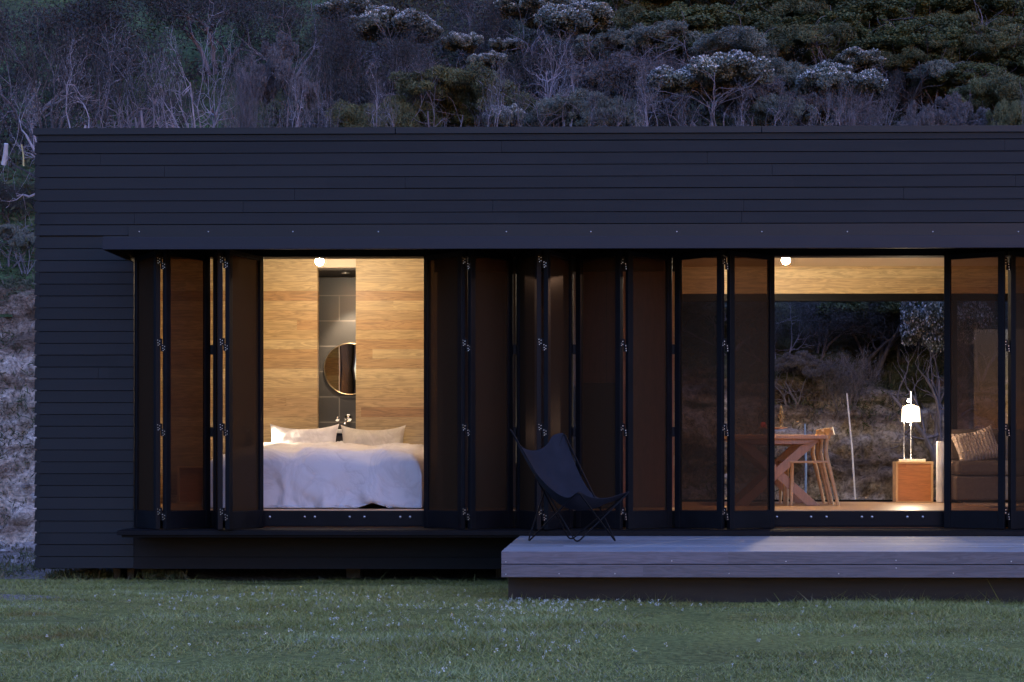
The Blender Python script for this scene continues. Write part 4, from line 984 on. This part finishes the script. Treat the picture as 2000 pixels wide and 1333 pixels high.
PL = [
 # kind, var, px, ytop, Y, width px, label, group
 ('dark', 0, 40, -40, 11.5, 330, 'dark dense tree filling the top left corner of the photo', G1),
 ('bare', 0, 95, 10, 9.5, 260, 'tangled bare tree nearest the left end of the roof', G1),
 ('dark', 1, 200, -60, 13.0, 330, 'dark crowned tree behind the tangled bare trees at the left', G1),
 ('bare', 1, 215, 30, 9.8, 260, 'bare grey tree with crossing branches left of the pale fan tree', G1),
 ('bare', 2, 395, 10, 9.4, 200, 'pale many stemmed tree fanning up from behind the roof', G1),
 ('bare', 3, 305, 60, 10.4, 150, 'smaller bare tree just left of the pale fan shaped tree', G1),
 ('dark', 2, 420, -70, 14.5, 300, 'dark tree whose black crown hangs above the pale fan tree', G1),
 ('twig', 0, 545, 78, 9.8, 120, 'lilac grey feathery shrub right of the pale fan tree', G1),
 ('twig', 1, 480, 120, 9.4, 90, 'thin dark twigged shrub between fan tree and lilac shrub', G1),
 ('bare', 4, 622, 92, 9.4, 110, 'bundle of bare upright stems right of the lilac shrub', G1),
 ('dark', 0, 575, -50, 14.0, 260, 'dark brown crown at the top above the lilac shrub', G1),
 ('dark', 1, 655, 20, 12.0, 170, 'dusky tree behind the bundle of bare stems', G1),
 ('flat', 0, 705, 8, 15.5, 130, 'long flat topped flowering tree at the upper left of the hill', G2),
 ('flower', 0, 770, 20, 14.5, 130, 'flowering tree right of the long flat topped one', G2),
 ('flat', 1, 838, 46, 13.0, 80, 'small tree with bright blossom cap near the top middle', G2),
 ('bare', 0, 728, 96, 10.6, 80, 'pale forked stem tree above the olive shrubs', G1),
 ('dark', 2, 800, 60, 11.8, 170, 'dusky tree under the flat topped flowering trees', G1),
 ('bare', 1, 832, 108, 10.4, 70, 'single pale trunked tree behind the wide olive shrub', G1),
 ('flat', 2, 902, 70, 13.0, 60, 'small blossom topped tree right of the bright capped one', G2),
 ('dark', 0, 930, -30, 16.5, 190, 'dark tree at the top middle of the photo', G1),
 ('flat', 0, 984, 78, 13.4, 60, 'thin white capped flat tree above the twin trunks', G2),
 ('flat', 1, 962, 104, 11.8, 66, 'low white capped tree left of the twin trunks', G2),
 ('bare', 3, 998, 100, 10.2, 60, 'twin pale trunks standing in front of dark scrub', G1),
 ('dark', 1, 1000, 90, 12.4, 120, 'dusky tree directly behind the twin pale trunks', G1),
 ('bare', 2, 1068, 52, 11.2, 110, 'tall pale forked tree in the middle of the roof line', G1),
 ('flower', 1, 1040, -12, 16.0, 130, 'flowering tree cut by the top edge above the forked tree', G2),
 ('flower', 2, 1130, 18, 14.2, 140, 'wide blossoming tree above and right of the tall forked tree', G2),
 ('dark', 2, 1110, 70, 12.2, 130, 'dusky tree under the wide blossoming tree', G1),
 ('olive', 0, 885, 148, 10.0, 190, 'wide yellow olive shrub behind the roof left of centre', G4),
 ('olive', 1, 720, 205, 9.4, 140, 'low olive shrub at the foot of the forked stem tree', G4),
 ('olive', 2, 800, 190, 9.6, 120, 'olive shrub touching the left of the widest olive one', G4),
 ('feather', 0, 1100, 188, 9.6, 150, 'grey green shrub with pale tips behind the roof centre', G4),
 ('flat', 2, 985, 212, 9.0, 60, 'low white flowered shrub peeping over the roof right of the olive ones', G4),
 ('feather', 1, 1175, 200, 9.3, 110, 'low grey shrub right of the roof centre', G4),
 ('twig', 2, 1215, 110, 11.4, 140, 'lilac grey twig thicket right of the tall forked tree', G4),
 ('twig', 0, 1180, 60, 13.6, 110, 'pale twiggy shrub under the wide blossoming tree', G4),
 ('feather', 2, 1270, 50, 14.6, 150, 'grey feathery bush on the slope above the twig thicket', G4),
 ('bare', 4, 1245, 130, 10.0, 90, 'bare crooked stems in the lilac twig thicket', G1),
 ('twig', 1, 1300, 100, 12.6, 120, 'lilac twig shrub left of the large blossom dome', G4),
 ('bare', 0, 1310, 160, 9.6, 90, 'low bare stems left below the large blossom dome', G1),
 ('flower', 0, 1380, 113, 11.0, 165, 'large domed flowering tree with bare arching stems below', G2),
 ('feather', 0, 1420, 70, 14.0, 150, 'grey bush behind the large blossom dome', G4),
 ('twig', 2, 1470, 150, 10.4, 120, 'lilac twiggy shrub right of the large blossom dome', G4),
 ('bare', 3, 1465, 185, 9.2, 70, 'pale short forked stems close above the roof joint', G1),
 ('bloom', 1, 1555, 76, 12.6, 78, 'small tree of brightest white blossom on the right hill', G2),
 ('feather', 1, 1560, 120, 11.4, 130, 'grey shrub under the brightest blossom tree', G4),
 ('flower', 2, 1665, 102, 12.2, 90, 'blossom tipped tree right of the brightest one', G2),
 ('flower', 0, 1640, 132, 10.8, 130, 'spreading pale topped bush above the right wall light', G2),
 ('twig', 0, 1600, 170, 9.8, 110, 'lilac twig shrub above the right wall light', G4),
 ('twig', 1, 1690, 175, 9.6, 110, 'lilac twigs right of the spreading pale topped bush', G4),
 ('feather', 2, 1525, 190, 9.3, 90, 'low grey shrub touching the roof below the brightest blossom', G4),
 ('dark', 0, 1730, 110, 11.4, 110, 'dusky shrub tree right of the blossom tipped tree', G1),
 ('olive', 1, 1775, 88, 11.6, 130, 'tall soft olive bush in the right part of the hill', G4),
 ('twig', 2, 1790, 205, 8.9, 70, 'short lilac shrub just above the roof at the right', G4),
 ('feather', 0, 1850, 130, 11.8, 120, 'grey green bush right of the tall soft olive bush', G4),
 ('round', 0, 1905, 130, 11.4, 130, 'round dark bush above the right end of the roof', G3),
 ('olive', 0, 1965, 158, 10.0, 150, 'yellow olive dome bush at the right edge above the roof', G4),
 ('twig', 0, 1870, 190, 9.4, 110, 'lilac twig shrub left of the olive dome at the right edge', G4),
 ('olive', 2, 1995, 205, 8.8, 90, 'low olive shrub cut by the right edge at the roof line', G4),
]
for i, (px, yt, Y, w_, lb) in enumerate((
 (560, 110, 9.2, 70, 'crooked pale tree just right of the first lilac shrub'), (655, 95, 9.4, 80, 'crooked pale tree right of the bundle of bare stems'),
 (745, 118, 9.8, 75, 'leaning crooked tree above the low olive shrub'), (835, 92, 10.6, 80, 'crooked tree rising behind the widest olive shrub'),
 (948, 118, 9.6, 70, 'crooked tree at the right edge of the widest olive shrub'), (1040, 130, 9.2, 65, 'short crooked tree between the twin trunks and the tall forked tree'),
 (1120, 95, 10.2, 80, 'crooked tree right of the tall forked tree'), (1190, 130, 9.4, 70, 'crooked tree over the low grey shrub right of the roof centre'),
 (1285, 120, 9.8, 80, 'crooked pale tree left of the large blossom dome'), (1345, 165, 9.0, 70, 'low crooked stems under the large blossom dome'),
 (1440, 160, 9.2, 75, 'crooked pale stems right of the large blossom dome'), (1520, 150, 9.6, 70, 'crooked tree below the brightest blossom tree'),
 (1610, 165, 9.2, 70, 'crooked tree above the right hand bulb'), (1700, 150, 9.6, 75, 'crooked tree under the blossom tipped tree'),
 (130, 60, 9.3, 160, 'large crooked tree above the left end of the roof'), (270, 50, 9.6, 130, 'crooked tree left of the pale fan tree'))):
    PL.append(('crook', i % 4, px, yt, Y, w_*1.25, lb, 'crooked trees above the roof'))
upper = [(1215, -25, 150), (1300, -45, 170), (1390, -30, 160), (1480, -50, 170), (1575, -35, 170), (1670, -50, 170), (1760, -35, 160), (1850, -20, 150), (1940, -10, 140)]
mid1 = [(1200, 30, 130), (1280, 25, 130), (1360, 20, 150), (1450, 15, 150), (1540, 5, 140), (1625, 10, 150), (1715, 5, 140), (1800, 25, 150), (1890, 35, 140), (1975, 45, 130)]
mid2 = [(1340, 65, 120), (1430, 60, 120), (1500, 50, 120), (1590, 55, 130), (1680, 50, 130), (1760, 55, 130), (1840, 75, 130), (1925, 80, 130), (1990, 95, 120)]
ORD = ['first', 'second', 'third', 'fourth', 'fifth', 'sixth', 'seventh', 'eighth', 'ninth', 'tenth']
for row, lst, Y0 in (('top', upper, 21.5), ('middle', mid1, 18.5), ('lower', mid2, 15.8)):
    for i, (px, yt, w_) in enumerate(lst):
        k = ('round', 'round', 'olive', 'round')[(i*3+len(row)) % 4]
        PL.append((k, (i+len(row)) % 4, px, yt, Y0+((i*7) % 5)*.35-.7, w_*1.12,
                   f'{ORD[i]} green bush from the left in the {row} row of the upper right slope', G3))
for k, v_, px, yt, Y, w_, lb, gp in PL: plant(k, v_, px, yt, Y, w_, lb, group=gp)
# shrubs on the bank seen through the living room window
G5 = 'shrubs on the bank behind the window'
for k, v_, px, yt, Y, w_, lb in (
 ('bloom', 3, 1835, 575, 5.7, 150, 'white flowering shrub at the top right of the living room window'),
 ('round', 1, 1700, 555, 6.4, 200, 'dark green bush at the top middle of the living room window'),
 ('dark', 2, 1600, 570, 6.5, 200, 'dusky bush hanging over the bank at the top left of the window'),
 ('dark', 0, 1520, 560, 6.3, 170, 'dark bush at the left edge of the living room window'),
 ('twig', 2, 1560, 690, 5.9, 120, 'twiggy grey shrub rooted in the rock at the left of the window'),
 ('dark', 1, 1760, 600, 6.5, 170, 'dark scrub below the white flowering shrub in the window'),
 ('twig', 1, 1650, 700, 5.9, 130, 'dry twiggy shrub on the rock in the middle of the window'),
 ('dark', 2, 1910, 570, 6.3, 180, 'dark bush behind the first screen right of the wide opening'),
 ('feather', 1, 1420, 570, 6.4, 200, 'dusky bush behind the screens left of the wide opening'),
 ('dark', 1, 20, 395, 8.3, 130, 'scrubby bush on the slope at the far left above the rock'),
 ('feather', 2, 10, 470, 7.4, 90, 'grey green tuft shrub at the left edge on top of the rock'),
 ('feather', 0, 48, 500, 7.2, 60, 'small green tuft at the top of the rock beside the house'),
 ):
    x = wx(px, Y); plant(k, v_, px, yt, Y, w_, lb, group=G5 if px > 100 else 'tufts on the left bank')

# undergrowth on the hill: grass and dead leaf nobody could count
rs = np.random.default_rng(5)
n = 90000
X = rs.uniform(-11, 13, n); Y = 6.9 + 19*rs.uniform(0, 1, n)**1.1
gxs = np.linspace(-11, 13, 97); gys = np.linspace(6.9, 26, 97)
HG = np.array([[hill(a, b_) for b_ in gys] for a in gxs])
fi = (X+11)/24*96; fj = (Y-6.9)/19.1*96; i0 = np.clip(fi.astype(int), 0, 95); j0 = np.clip(fj.astype(int), 0, 95); a = fi-i0; b_ = fj-j0
Z = HG[i0, j0]*(1-a)*(1-b_)+HG[i0+1, j0]*a*(1-b_)+HG[i0, j0+1]*(1-a)*b_+HG[i0+1, j0+1]*a*b_
c = np.stack([X, Y, Z+.06*rs.uniform(0, 1, n)], 1)
kp = ~((X < -5.0) & (Y > 11) & (rs.uniform(size=n) < .8)); c = c[kp]
V, Fq = leaves(rs, c, .07, .010, .9)
o = bpy.data.objects.new('undergrowth', mesh_np('undergrowth', V, Fq, [leafmat('dry_undergrowth', [(.06, .052, .04), (.05, .065, .03), (.12, .105, .10), (.04, .05, .025)], nscale=.5)]))
COL.objects.link(o); tag(o, 'grassy and twiggy undergrowth over the hillside', 'undergrowth', kind='stuff')
# low scrub that closes the gaps between the trees
nc = 800; X = rs.uniform(-11, 12, nc); Y = 7.6 + 17.5*rs.uniform(0, 1, nc)
kp = ~((X < -5.2) & (Y > 12) & (rs.uniform(size=nc) < .75)); X, Y = X[kp], Y[kp]; nc = len(X)
Z = np.array([hill(float(a), float(b_)) for a, b_ in zip(X, Y)]); R_ = rs.uniform(.25, .75, nc)
k = np.repeat(np.arange(nc), 130); q = rs.normal(size=(len(k), 3)); q /= np.linalg.norm(q, axis=1)[:, None]; q[:, 2] = np.abs(q[:, 2])
lump = 1 + .35*np.sin(q[:, 0]*5+k)*np.cos(q[:, 1]*6+k*.7)
c = np.stack([X[k], Y[k], Z[k]-.05], 1) + q*(R_[k]*rs.uniform(.55, 1.1, len(k))*lump)[:, None]*np.array([1.15, 1.15, 1.1])
pal = rs.integers(0, 3, nc)[k]
for i, (nm, lb, cols) in enumerate((('low_scrub', 'low dark scrub filling the gaps between the hillside trees', [(.030, .030, .032), (.055, .052, .056), (.04, .045, .03)]),
                    ('heathy_scrub', 'low grey lilac heathy scrub between the hillside trees', [(.07, .066, .075), (.12, .112, .125), (.05, .052, .05)]),
                    ('green_scrub', 'low olive green scrub between the hillside trees', [(.04, .052, .028), (.075, .09, .045), (.05, .06, .035)]))):
    V, Fq = leaves(rs, c[pal == i], .06, .016, .6)
    o = bpy.data.objects.new(nm, mesh_np(nm, V, Fq, [leafmat(nm+'_leaf', cols)])); COL.objects.link(o); tag(o, lb, 'scrub', kind='stuff')
# tufts on the bank
n = 16000; X = np.concatenate([rs.uniform(-8, -4.5, n//2), rs.uniform(.8, 6, n//2)]); T_ = rs.uniform(0, 1, n)**.6
cl = rs.integers(0, 70, n); cxs = np.concatenate([rs.uniform(-8, -4.5, 35), rs.uniform(.8, 6, 35)]); cts = rs.uniform(.05, 1, 70)**.7
X = cxs[cl] + rs.normal(size=n)*.14; T_ = np.clip(cts[cl] + rs.normal(size=n)*.05, 0.02, .98)
pts = np.array([bankpt(float(x), float(t)) for x, t in zip(X, T_)])
V, Fq = leaves(rs, pts+rs.normal(size=(n, 3))*.03, .05, .007, .8)
o = bpy.data.objects.new('bank_weeds', mesh_np('bank_weeds', V, Fq, [leafmat('bank_weed', [(.05, .07, .03), (.09, .10, .05), (.13, .11, .08)])]))
COL.objects.link(o); tag(o, 'weeds and dry grass growing in the rock bank', 'weeds', kind='stuff')

# loose stones along the foot of the bank
V, Fq = [], []
rk = random.Random(9)
for i in range(520):
    lft = i % 2; x = rk.uniform(-7, -4.3) if lft else rk.uniform(.9, 5.4); y = rk.gauss(4.75, .28) if rk.random() < .7 else rk.uniform(2.6 if lft else 3.9, 4.9); r0 = rk.uniform(.02, .085)*(1 if y > 4.3 else .6)
    zb = lawnz(x, y) if y < 4.8 else bankpt(x, min(1, (y-4.75)/2.35))[2]
    m_ = MB(); m_.sphere((0, 0, 0), 1, 7, 5)
    sx, sy, sz = rk.uniform(.7, 1.5), rk.uniform(.7, 1.3), rk.uniform(.5, .9)
    k0 = len(V)
    for v in m_.v:
        d = 1 + .45*mnoise.noise(Vector((v[0]*1.3+i, v[1]*1.3, v[2]*1.3)))
        V.append((x+v[0]*r0*sx*d, y+v[1]*r0*sy*d, zb+r0*.25+v[2]*r0*sz*d))
    Fq += [tuple(q+k0 for q in f) for f in m_.f]
q = MB(); q.v = V; q.f = Fq; q.m = [0]*len(Fq)
tag(obj('rubble', q, plain('loose_stone', (.42, .38, .36), .9, 0, (.16, .14, .13), 14, bmp=.5, bdist=.01)), 'loose stones lying along the foot of the rock bank', 'rubble', kind='stuff')
n = 9000; X = np.concatenate([rs.uniform(-7, -4.5, n//2), rs.uniform(-4.8, -3.3, n//2)]); Y = np.concatenate([rs.uniform(.2, 5, n//2), rs.uniform(.2, .8, n//2)])
cl_ = np.array([mnoise.noise(Vector((x*1.6, y*1.6, 2))) for x, y in zip(X, Y)]); kp = cl_ > .05; X, Y = X[kp], Y[kp]
V, Fq = leaves(rs, np.array([(x, y, lawnz(x, y)+.03) for x, y in zip(X, Y)]), .055, .006, 1.6)
o = bpy.data.objects.new('path_weeds', mesh_np('path_weeds', V, Fq, [leafmat('path_weed', [(.06, .08, .035), (.10, .12, .05), (.14, .12, .08)])]))
COL.objects.link(o); tag(o, 'tufts of weeds on the bare ground left of the house', 'weeds', kind='stuff')

# grass blades ---------------------------------------------------------------
def lawn_pts(n, seed, pw=1.0):
    r = np.random.default_rng(seed)
    d = 7.2 + (14.9-7.2)*r.uniform(0, 1, n)**pw
    t = r.uniform(-.385, .31, n); return r, t*d, d-14.0
n = 330000
r, X, Y = lawn_pts(n, 11, .85)
kx = np.linspace(-6.2, 5.0, 85); ky = np.linspace(-7, 1.0, 61)
LG = np.array([[lawnz(a, b_) for b_ in ky] for a in kx])
NG = np.array([[mnoise.fractal(Vector((a*.8, b_*1.3, 9)), 1, 2, 4) for b_ in ky] for a in kx])
BG = np.array([[mnoise.fractal(Vector((a*1.1, b_*3.3, 4)), 1, 2, 4) for b_ in ky] for a in kx])
def samp(Gd, X, Y):
    fi = np.clip((X+6.2)/11.2*84, 0, 83.999); fj = np.clip((Y+7)/8*60, 0, 59.999); i0 = fi.astype(int); j0 = fj.astype(int); a = fi-i0; b_ = fj-j0
    return Gd[i0, j0]*(1-a)*(1-b_)+Gd[i0+1, j0]*a*(1-b_)+Gd[i0, j0+1]*(1-a)*b_+Gd[i0+1, j0+1]*a*b_
bare = np.clip((-(X+3.35))*.8, -1, .5) - np.abs(Y+2.25)*.75
keep = ~(((bare + samp(BG, X, Y)*.55) > .16) & (r.uniform(size=n) < .8)) & ~((Y > .03) & (X > -4.7)) & (r.uniform(size=n) < np.where(Y > .1, .35, 1))
keep &= ~((X > -.60) & (Y > -2.5))
X, Y = X[keep], Y[keep]; n = len(X)
hh = (.011 + .017*r.uniform(0, 1, n)**2.0) * (1 + 1.5*np.clip(samp(NG, X, Y), -.5, 1)); hh *= np.where(r.uniform(size=n) < .012, 2.6, 1)
edge = ((Y > -.15) & (X < -.7)) | ((Y > -2.75) & (Y < -2.5) & (X > -.8))
hh = np.where(edge & (r.uniform(size=n) < .08), hh*2.6, hh)
Zg = samp(LG, X, Y); c = np.stack([X, Y, Zg-.003], 1)
an = r.uniform(0, 2*PI, n); wv = np.stack([np.cos(an), np.sin(an), np.zeros(n)], 1)*(.0018+.0018*r.uniform(size=n))[:, None]
ln = r.normal(size=(n, 3))*1.0; ln[:, 2] = 1; tip = c + ln*hh[:, None]
V = np.stack([c-wv, c+wv, tip], 1).reshape(-1, 3); Ft = np.arange(3*n).reshape(n, 3)
def m_blade():
    m, nt, b = newmat('grass_blade')
    g = N(nt, 'ShaderNodeNewGeometry')
    r_ = ramp(nt, g.outputs['Random Per Island'], [(0, (.16, .17, .045)), (.5, (.25, .265, .072)), (.80, (.32, .32, .11)), (.93, (.22, .20, .12)), (1, (.26, .27, .22))])
    n1 = N(nt, 'ShaderNodeTexNoise'); n1.inputs['Scale'].default_value = .8; n1.inputs['Detail'].default_value = 5; L(nt, coords(nt, (1, 2.2, 1)), n1.inputs['Vector'])
    k = ramp(nt, n1.outputs[0], [(.28, (.74, .52, .45)), (.41, (.86, .88, .80)), (.55, (1.05, 1.05, 1.05)), (.68, (1.2, 1.3, 1.7))])
    L(nt, mixc(nt, 1.0, r_.outputs[0], k.outputs[0], 'MULTIPLY'), b.inputs['Base Color'])
    b.inputs['Roughness'].default_value = .6; b.inputs['Specular IOR Level'].default_value = .3; return m
o = bpy.data.objects.new('grass', mesh_np('grass', V, Ft, [m_blade()])); COL.objects.link(o)
tag(o, 'short grass blades covering the lawn', 'grass', kind='stuff')
# clover flowers
cl = []
for px, py, sx, sy, k in ((1090, 1190, 60, 10, 190), (1000, 1200, 60, 14, 110), (1180, 1188, 45, 9, 70), (1290, 1183, 50, 9, 60), (915, 1215, 40, 18, 60), (1065, 1265, 60, 14, 45),
                          (640, 1180, 90, 16, 70), (450, 1170, 80, 12, 60), (760, 1195, 90, 20, 70), (560, 1240, 110, 30, 70), (330, 1180, 80, 16, 40), (860, 1250, 110, 30, 50), (1500, 1215, 200, 40, 40), (1650, 1280, 200, 40, 30), (300, 1280, 180, 40, 30), (700, 1300, 400, 20, 20)):
    for _ in range(int(k*.5)):
        a, b_ = random.gauss(px, sx), random.gauss(py, sy)
        if b_ < 1148: continue
        dist = F*(CZ-.03)/(b_-PY0); Yc = dist-14
        if Yc > -2.85 and a > 975: continue
        cl.append((wx(a, Yc), Yc))
cl = np.array(cl); z = samp(LG, cl[:, 0], cl[:, 1]); c0 = np.stack([cl[:, 0], cl[:, 1], z+.022+.012*rs.uniform(size=len(cl))], 1)
rep = 7; c = np.repeat(c0, rep, 0) + rs.normal(size=(len(cl)*rep, 3))*.0052
V, Fq = leaves(rs, c, .0046, .0037)
o = bpy.data.objects.new('clover_flowers', mesh_np('clover_flowers', V, Fq, [leafmat('clover_white', [(.40, .44, .38), (.60, .63, .55), (.46, .49, .44)])])); COL.objects.link(o)
tag(o, 'small white clover flowers scattered in the lawn', 'flowers', kind='stuff')

# ------------------------------------------------------------------ light
SUN_EL, SUN_ROT = math.radians(2.5), math.radians(150)
w = bpy.data.worlds.new('World'); scn.world = w; w.use_nodes = True; nt = w.node_tree
bg = nt.nodes['Background']; sk = N(nt, 'ShaderNodeTexSky', sky_type='NISHITA'); sk.sun_disc = False
sk.sun_elevation = SUN_EL; sk.sun_rotation = SUN_ROT; sk.ozone_density = 4; sk.air_density = 1.3; sk.dust_density = .3
tint = mixc(nt, 1.0, sk.outputs[0], (.75, .80, 1.35), 'MULTIPLY')
L(nt, tint, bg.inputs['Color']); bg.inputs['Strength'].default_value = .15
sd = bpy.data.lights.new('twilight_fill', 'SUN'); sd.energy = .13; sd.angle = math.radians(110); sd.color = (1.0, .93, 1.02)
sn = bpy.data.objects.new('twilight_fill', sd); COL.objects.link(sn); sn.location = (0, 0, 20)
el = math.radians(62)   # added overhead fill lamp for the broad soft glow of the twilight sky
dv = Vector((math.sin(SUN_ROT)*math.cos(el), math.cos(SUN_ROT)*math.cos(el), math.sin(el)))
sn.rotation_euler = dv.to_track_quat('Z', 'Y').to_euler()
vs = scn.view_settings; vs.view_transform = 'Standard'; vs.look = 'None'; vs.exposure = 3.0; vs.gamma = 1
cy_ = scn.cycles; cy_.use_denoising = True; cy_.max_bounces = 7; cy_.diffuse_bounces = 4; cy_.glossy_bounces = 3; cy_.transparent_max_bounces = 12; cy_.sample_clamp_indirect = 4; cy_.use_light_tree = True
cy_.caustics_reflective = False; cy_.caustics_refractive = False
